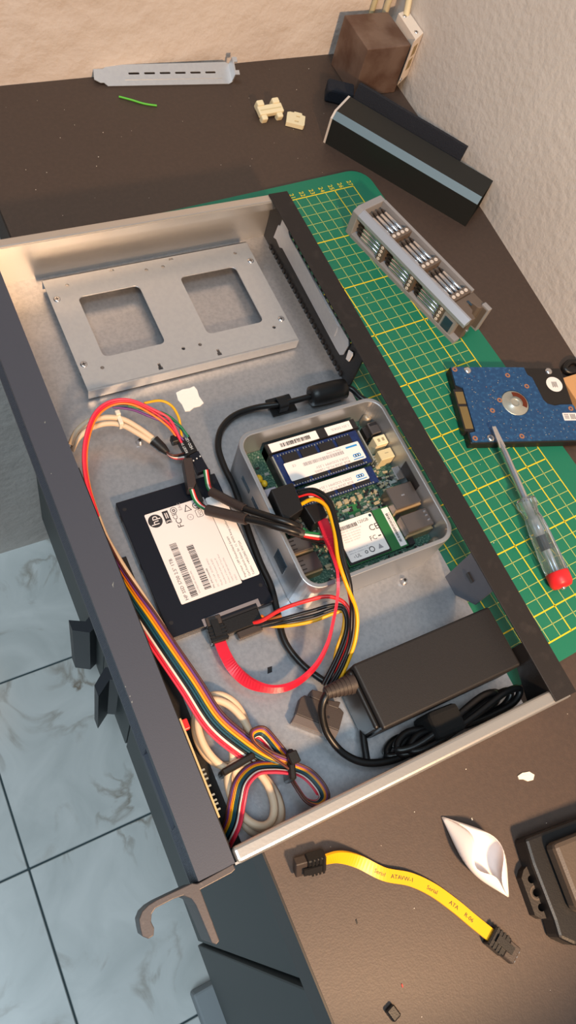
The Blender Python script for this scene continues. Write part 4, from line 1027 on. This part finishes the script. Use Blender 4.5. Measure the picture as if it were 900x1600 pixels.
# set 2: from drive plug up and over to the connector
pwire([(392,974,.0065),(410,969,.012),(440,952,.020),(475,940,.026),(512,932,.030),(538,942,.031),(549,966,.029),(547,1002,.022),(535,1038,.016),(516,1074,.010)], 'wire_red', 0.0013)
pwire([(392,976,.0065),(412,974,.010),(445,966,.017),(485,955,.022),(525,945,.026),(543,955,.026),(545,985,.022),(531,1025,.016),(508,1072,.010)], 'cable_black', 0.0012)
pwire([(390,978,.0055),(415,978,.008),(450,971,.014),(490,962,.019),(528,950,.023),(540,961,.023),(540,988,.019),(526,1026,.014),(504,1070,.009)], 'cable_black', 0.0012)
pwire([(405,972,.0065),(425,978,.008),(455,977,.013),(490,970,.017),(522,958,.020),(537,957,.021),(536,985,.018),(524,1024,.013),(520,1080,.009)], 'wire_yellow', 0.0012)
pwire([(408,962,.0065),(420,968,.0085),(440,962,.012)], 'wire_orange', 0.0010)
pwire([(545,1000,.020),(530,1040,.014),(510,1074,.009)], 'wire_white', 0.0008)
# slim connector
sc2 = thing('slim_power_plug', 'flat brown black slim power connector lying under the black cord loop', 'connector', at(495, 1115, FB))
def k7(x, y): return (440+x/5.0, 1030+y/5.0)
MB().prism([tuple(at(*k7(*p), .0095))[:2] for p in ((112,425),(148,300),(180,280),(215,290),(460,382),(488,415),(448,560))], FB+.0005, .0095).build('body', 'plastic_brown', sc2, bevel=0.0005)
MB().prism([tuple(at(*k7(*p), .0085))[:2] for p in ((112,425),(448,560),(418,622),(78,492))], FB+.0005, .0085).build('mouth', 'plastic_tan', sc2, bevel=0.0004)
MB().prism([tuple(at(*k7(*p), .0095))[:2] for p in ((222,262),(236,238),(330,262),(342,300),(300,330),(225,296))], FB+.001, .0105).build('wire_clamp', 'plastic_brown', sc2, bevel=0.0005)
MB().prism([tuple(at(*k7(*p), .0095))[:2] for p in ((360,320),(460,335),(440,388),(360,360))], FB+.001, .0100).build('wire_clamp', 'plastic_brown', sc2, bevel=0.0005)
q = at(*k7(365,452), .0096); MB().disc((0,0,.00956), X3, Y3, q.x, q.y, 0.0009, 0, 10).build('pin_mark', 'chip', sc2)

# ------------------------------------------------------------------ front panel wiring
def ribbon(root, pts, mats, pitch, r, twist=None, name='wire', sub=7):
    sp_ = cat_rom([at(*p) if abs(p[0]) > 5 else Vector(p) for p in pts], sub); n = len(sp_); k = len(mats)
    lat2 = []
    for i in range(n):
        tg = (sp_[min(i+1,n-1)]-sp_[max(i-1,0)]).normalized(); l_ = tg.cross(Z3)
        l_ = l_.normalized() if l_.length > 1e-6 else X3
        a = twist(i/(n-1)) if twist else 0
        lat2.append(l_*math.cos(a)+tg.cross(l_)*math.sin(a))
    for j, m_ in enumerate(mats):
        off = (j-(k-1)/2)*pitch
        MB().tube([sp_[i]+lat2[i]*off for i in range(n)], r, 6).build(name, m_, root)
    return sp_
RB = ['wire_pink', 'red', 'wire_white', 'cable_black', 'wire_teal', 'wire_teal', 'wire_yellow', 'wire_orange', 'wire_purple', 'wire_brown'][::-1]
rb = thing('ribbon_cable', 'multicoloured ribbon cable folded and bound beside the front panel', 'ribbon cable', at(420, 1190, FB))
ribbon(rb, [(-0.0506,-0.2350,.0095),(-0.0504,-0.2600,.0110),(206,936,.016),(228,968,.020),(259,1014,.022),(298,1071,.022),(334,1126,.021),(376,1163,.020),(414,1187,.018),(450,1198,.016)], RB, 0.00145, 0.00078, lambda t: (1.45-1.25*min(1, t/0.35)) if t < 0.7 else 0.2+0.9*(t-0.7)/0.3)
ribbon(rb, [(452,1199,.016),(425,1180,.022),(402,1163,.023),(396,1150,.021),(410,1146,.018),(432,1170,.016),(452,1196,.012)], RB, 0.0012, 0.00075, lambda t: 1.15)
ribbon(rb, [(448,1196,.014),(478,1208,.014),(498,1228,.014),(505,1245,.013),(495,1255,.010),(478,1250,.008),(462,1228,.008),(448,1205,.010)], RB, 0.0012, 0.00075, lambda t: 1.2)
ribbon(rb, [(450,1200,.016),(425,1198,.020),(398,1202,.024),(378,1222,.026),(370,1252,.024),(364,1285,.018),(352,1312,.010)], RB[::-1], 0.0012, 0.00075, lambda t: 0.8)
tq = at(452, 1197, .016)
MB().rbox(-0.0020, 0.0020, -0.0085, 0.0085, -0.0095, 0.0075, 0.001, 1, Matrix.Translation(tq) @ Matrix.Rotation(-0.35, 4, 'Z')).build('cable_tie', 'plastic_black', rb)
MB().rbox(-0.0030, 0.0030, -0.0035, 0.0035, 0, 0.0045, 0.0006, 1, Matrix.Translation(at(457, 1185, .022))).build('tie_head', 'plastic_black', rb)

# header leads at the top: bundle arching from the front panel to the header block
hl = thing('header_leads', 'thin coloured wires arching to a small black header plug', 'wiring', at(300, 690, FB))
for pts, m_ in (
    ([(158,820,.010),(147,792,.016),(135,757,.022),(130,718,.026),(134,680,.029),(148,645,.031),(172,627,.032),(204,625,.031),(240,640,.027),(265,655,.022),(281,686,.016)], 'wire_pink'),
    ([(162,830,.010),(150,796,.015),(138,758,.021),(133,718,.025),(137,682,.028),(150,648,.030),(174,630,.031),(206,628,.030),(240,644,.025),(266,664,.019),(284,692,.015)], 'red'),
    ([(162,835,.009),(152,800,.014),(140,760,.020),(135,720,.024),(139,684,.027),(152,651,.029),(176,633,.030),(206,632,.029),(238,648,.024),(264,668,.018),(280,690,.014)], 'wire_orange'),
    ([(176,634,.029),(206,635,.027),(236,645,.024),(262,655,.021),(282,668,.017),(292,684,.015)], 'wire_teal'),
    ([(200,634,.028),(232,641,.025),(258,647,.022),(280,664,.018),(294,683,.015)], 'wire_green'),
    ([(176,636,.028),(206,640,.026),(232,650,.023),(258,661,.019),(276,676,.016),(288,690,.014)], 'wire_purple'),
    ([(225,630,.026),(250,626,.025),(268,634,.022),(279,652,.018),(282,668,.015),(284,684,.014)], 'wire_yellow')):
    cable('wire', pts, 0.0008 if m_ == 'wire_orange' else 0.0009, m_, None, parent=hl)
def k6(x, y): return (260+x/11.25, 670+y/11.25)
HBZ = 0.0150
hb1 = MB().prism([tuple(at(*k6(*p), HBZ))[:2] for p in ((205,205),(395,95),(548,378),(352,475))], HBZ-.005, HBZ).build('header_plug', 'plastic_black', hl, bevel=0.0003)
MB().prism([tuple(at(*k6(*p), HBZ-.0005))[:2] for p in ((405,462),(560,380),(745,705),(560,770))], HBZ-.0055, HBZ-.0005).build('header_socket', 'ssd_black', hl, bevel=0.0003)
u1 = (at(*k6(548,378), HBZ)-at(*k6(395,95), HBZ)).normalized(); v1 = Z3.cross(u1)
hx_ = MB()
hx_.text('HDD LED', at(*k6(478,352), HBZ+.0001), -u1, -v1, 0.0027, align='L', sx=0.92); hx_.text('RESET SW', at(*k6(385,418), HBZ+.0001), -u1, -v1, 0.0025, align='L', sx=0.86)
hx_.build('print', 'ink_white', hb1)
for k in range(3):
    q = at(*k6(475+58*k, 562-38*k), HBZ-.0004); MB().box(q.x-.0004, q.x+.0004, q.y-.0004, q.y+.0004, HBZ-.0006, HBZ+.0001).build('pin', 'ink_white', hl)
MB().rbox(-0.0022, 0.0022, -0.0026, 0.0026, 0, 0.006, 0.0005, 1, Matrix.Translation(at(*k6(130,240), .010))).build('spare_plug', 'plastic_black', hl)

# twin beige cable
bc = thing('beige_cable', 'twin beige cable along the front panel ending in a coiled loop', 'cable', at(350, 1150, FB))
cable('cable', [(112,705,.010),(122,685,.014),(140,670,.018),(165,662,.020),(190,664,.020),(215,677,.018),(236,690,.015),(244,695,.014)], 0.0019, 'cable_beige', None, parent=bc)
cable('cable', [(110,695,.014),(120,674,.018),(140,658,.022),(166,652,.024),(192,655,.022),(216,668,.019),(238,684,.016),(246,692,.014)], 0.0019, 'cable_beige', None, parent=bc)
q = at(186, 657, .021)
MB().ring(rrect(-0.0036, 0.0036, -0.0050, 0.0050, 0.001, 2), rrect(-0.0028, 0.0028, -0.0042, 0.0042, 0.0008, 2), -0.0013, 0.0013, Matrix.Translation(q) @ Matrix(((0,0,1,0),(0,1,0,0),(-1,0,0,0),(0,0,0,1)))).rbox(-0.0016, 0.0016, 0.0010, 0.0046, 0.0030, 0.0062, 0.0004, 1, Matrix.Translation(q)).build('cable_tie', 'tie_white', bc)
p0, p1_ = at(240, 688, .015), at(262, 708, .013)
MB().lathe(p0, p1_-p0, [(0,0.0040),(0.008,0.0034),((p1_-p0).length,0.0020)], 12).build('shrink_tube', 'plastic_black', bc)
for k, m_ in enumerate(('wire_red', 'wire_white', 'cable_black', 'wire_brown')):
    cable('wire', [(258,704,.014),(266,713-k,.013+.001*k),(276,717-2*k,.012+.001*k),(288,717-3*k,.013)], 0.0006, m_, None, parent=bc)
cable('cable', [(140,775,.010),(152,808,.012),(166,842,.013),(192,886,.014),(224,935,.014),(252,978,.013),(268,1010,.013),(288,1045,.014),(308,1082,.015),(330,1112,.016),(352,1135,.016),(362,1165,.016),(366,1200,.014),(376,1240,.012)], 0.0023, 'cable_beige', None, parent=bc)
cable('cable', [(140,790,.006),(154,825,.008),(174,865,.009),(200,905,.010),(228,952,.009),(252,992,.008)], 0.0020, 'cable_beige2', None, parent=bc)
def oval(cx, cy, rx, ry, rot, z, dz, m_):
    c = at(cx, cy, z); pts = []
    for i in range(10):
        a = 2*math.pi*i/10; x, y = rx*math.cos(a), ry*math.sin(a)
        pts.append((c.x+x*math.cos(rot)-y*math.sin(rot), c.y+x*math.sin(rot)+y*math.cos(rot), z+dz*math.sin(a)))
    MB().tube(cat_rom(pts, 6, True), 0.0023, 8, True).build('coil', m_, bc)
oval(346, 1140, 0.0150, 0.0205, -0.10, .010, .001, 'cable_beige')
oval(352, 1148, 0.0135, 0.0215, 0.15, .015, .001, 'cable_beige')
oval(392, 1240, 0.0105, 0.0185, 0.10, .018, -.001, 'cable_beige')
oval(398, 1246, 0.0115, 0.0190, 0.22, .013, -.001, 'cable_beige2')
oval(402, 1256, 0.0125, 0.0180, 0.05, .0085, -.001, 'cable_beige2')
q = at(370, 1196, .014)
MB().rbox(-0.0105, 0.0105, -0.0020, 0.0020, -0.0095, 0.0070, 0.001, 1, Matrix.Translation(q) @ Matrix.Rotation(0.10, 4, 'Z')).build('cable_tie', 'plastic_black', bc)

# two sleeved leads from header to mini computer
def k9(x, y): return (260+x/5.625, 640+y/5.625)
for li, (seg, shr, blk, lab) in enumerate((
    ([(347,535,.0145),(356,600,.015),(372,680,.017),(400,725,.019)], [(396,722,.019),(520,790,.025),(690,875,.034)], [(685,872,.034),(820,915,.041),(960,960,.047),(1085,1000,.048),(1180,1045,.044)], 'black sleeved lead running from the small header socket into the mini computer'),
    ([(225,705,.018),(255,790,.018),(300,845,.019),(365,885,.021)], [(358,882,.021),(520,920,.028),(705,965,.037)], [(700,962,.037),(830,990,.043),(960,1025,.048),(1090,1060,.049),(1200,1095,.046)], 'black sleeved lead in front, from the tall brown plug over the white label'))):
    sl_ = thing('sleeved_lead', lab, 'cable', at(*k9(*seg[-1][:2]), FB), 0, 'black sleeved leads')
    cable('shrink_tube', [k9(x, y)+(z,) for x, y, z in shr], 0.0036 if li else 0.0032, 'shrink', None, parent=sl_, n=10)
    cable('sheath', [k9(x, y)+(z,) for x, y, z in blk], 0.0024, 'cable_black', None, parent=sl_)
    e_ = blk[-1]
    cable('shrink_tube', [k9(e_[0]-120, e_[1]-38)+(e_[2]+.002,), k9(*e_[:2])+(e_[2],)], 0.0030, 'shrink', None, parent=sl_)
    for k, m_ in enumerate(('wire_green', 'wire_white', 'wire_red', 'cable_black')):
        cable('wire', [k9(x-14+13*k, y-2*k)+(z,) for x, y, z in seg], 0.0008, m_, None, parent=sl_)
        x0, y0 = k9(*e_[:2])
        cable('wire', [(x0-2, y0-3+3*k, e_[2]), (x0+14, y0+6+4*k-8*li, e_[2]-.004), (x0+32, y0+14+4*k-14*li, e_[2]-.010), (x0+44, y0+12+3*k-14*li, .026)], 0.0008, m_, None, parent=sl_)
tl = MB().prism([tuple(at(*k9(*p), .020))[:2] for p in ((145,428),(225,418),(262,640),(240,690),(190,692))], .0105, .020).build('tall_plug', 'shrink', sl_, bevel=0.0006)
MB().prism([tuple(at(*k9(*p), .019))[:2] for p in ((240,690),(262,640),(330,800),(290,830))], .010, .019).build('plug_end', 'plastic_black', sl_, bevel=0.0005)
for k, m_ in enumerate(('wire_green', 'wire_white', 'wire_red')):
    pass

# scattered dust specks
ds = MB()
for i in range(110):
    if i % 3: x, y, z = random.uniform(-0.01, 0.36), random.choice((random.uniform(0.04, 0.18), random.uniform(-0.62, -0.45))), DZ
    else: x, y, z = random.uniform(0.19, 0.28), random.uniform(-0.40, 0.0), 0.0001
    q = random.uniform(0.00012, 0.00035)
    ds.box(x-q, x+q, y-q*.7, y+q*.7, z, z+q*.6)
tag(ds.build('dust_specks', 'plaster_crumb'), 'tiny pale dust specks scattered over the worktop and mat', 'dust', None, 'stuff')
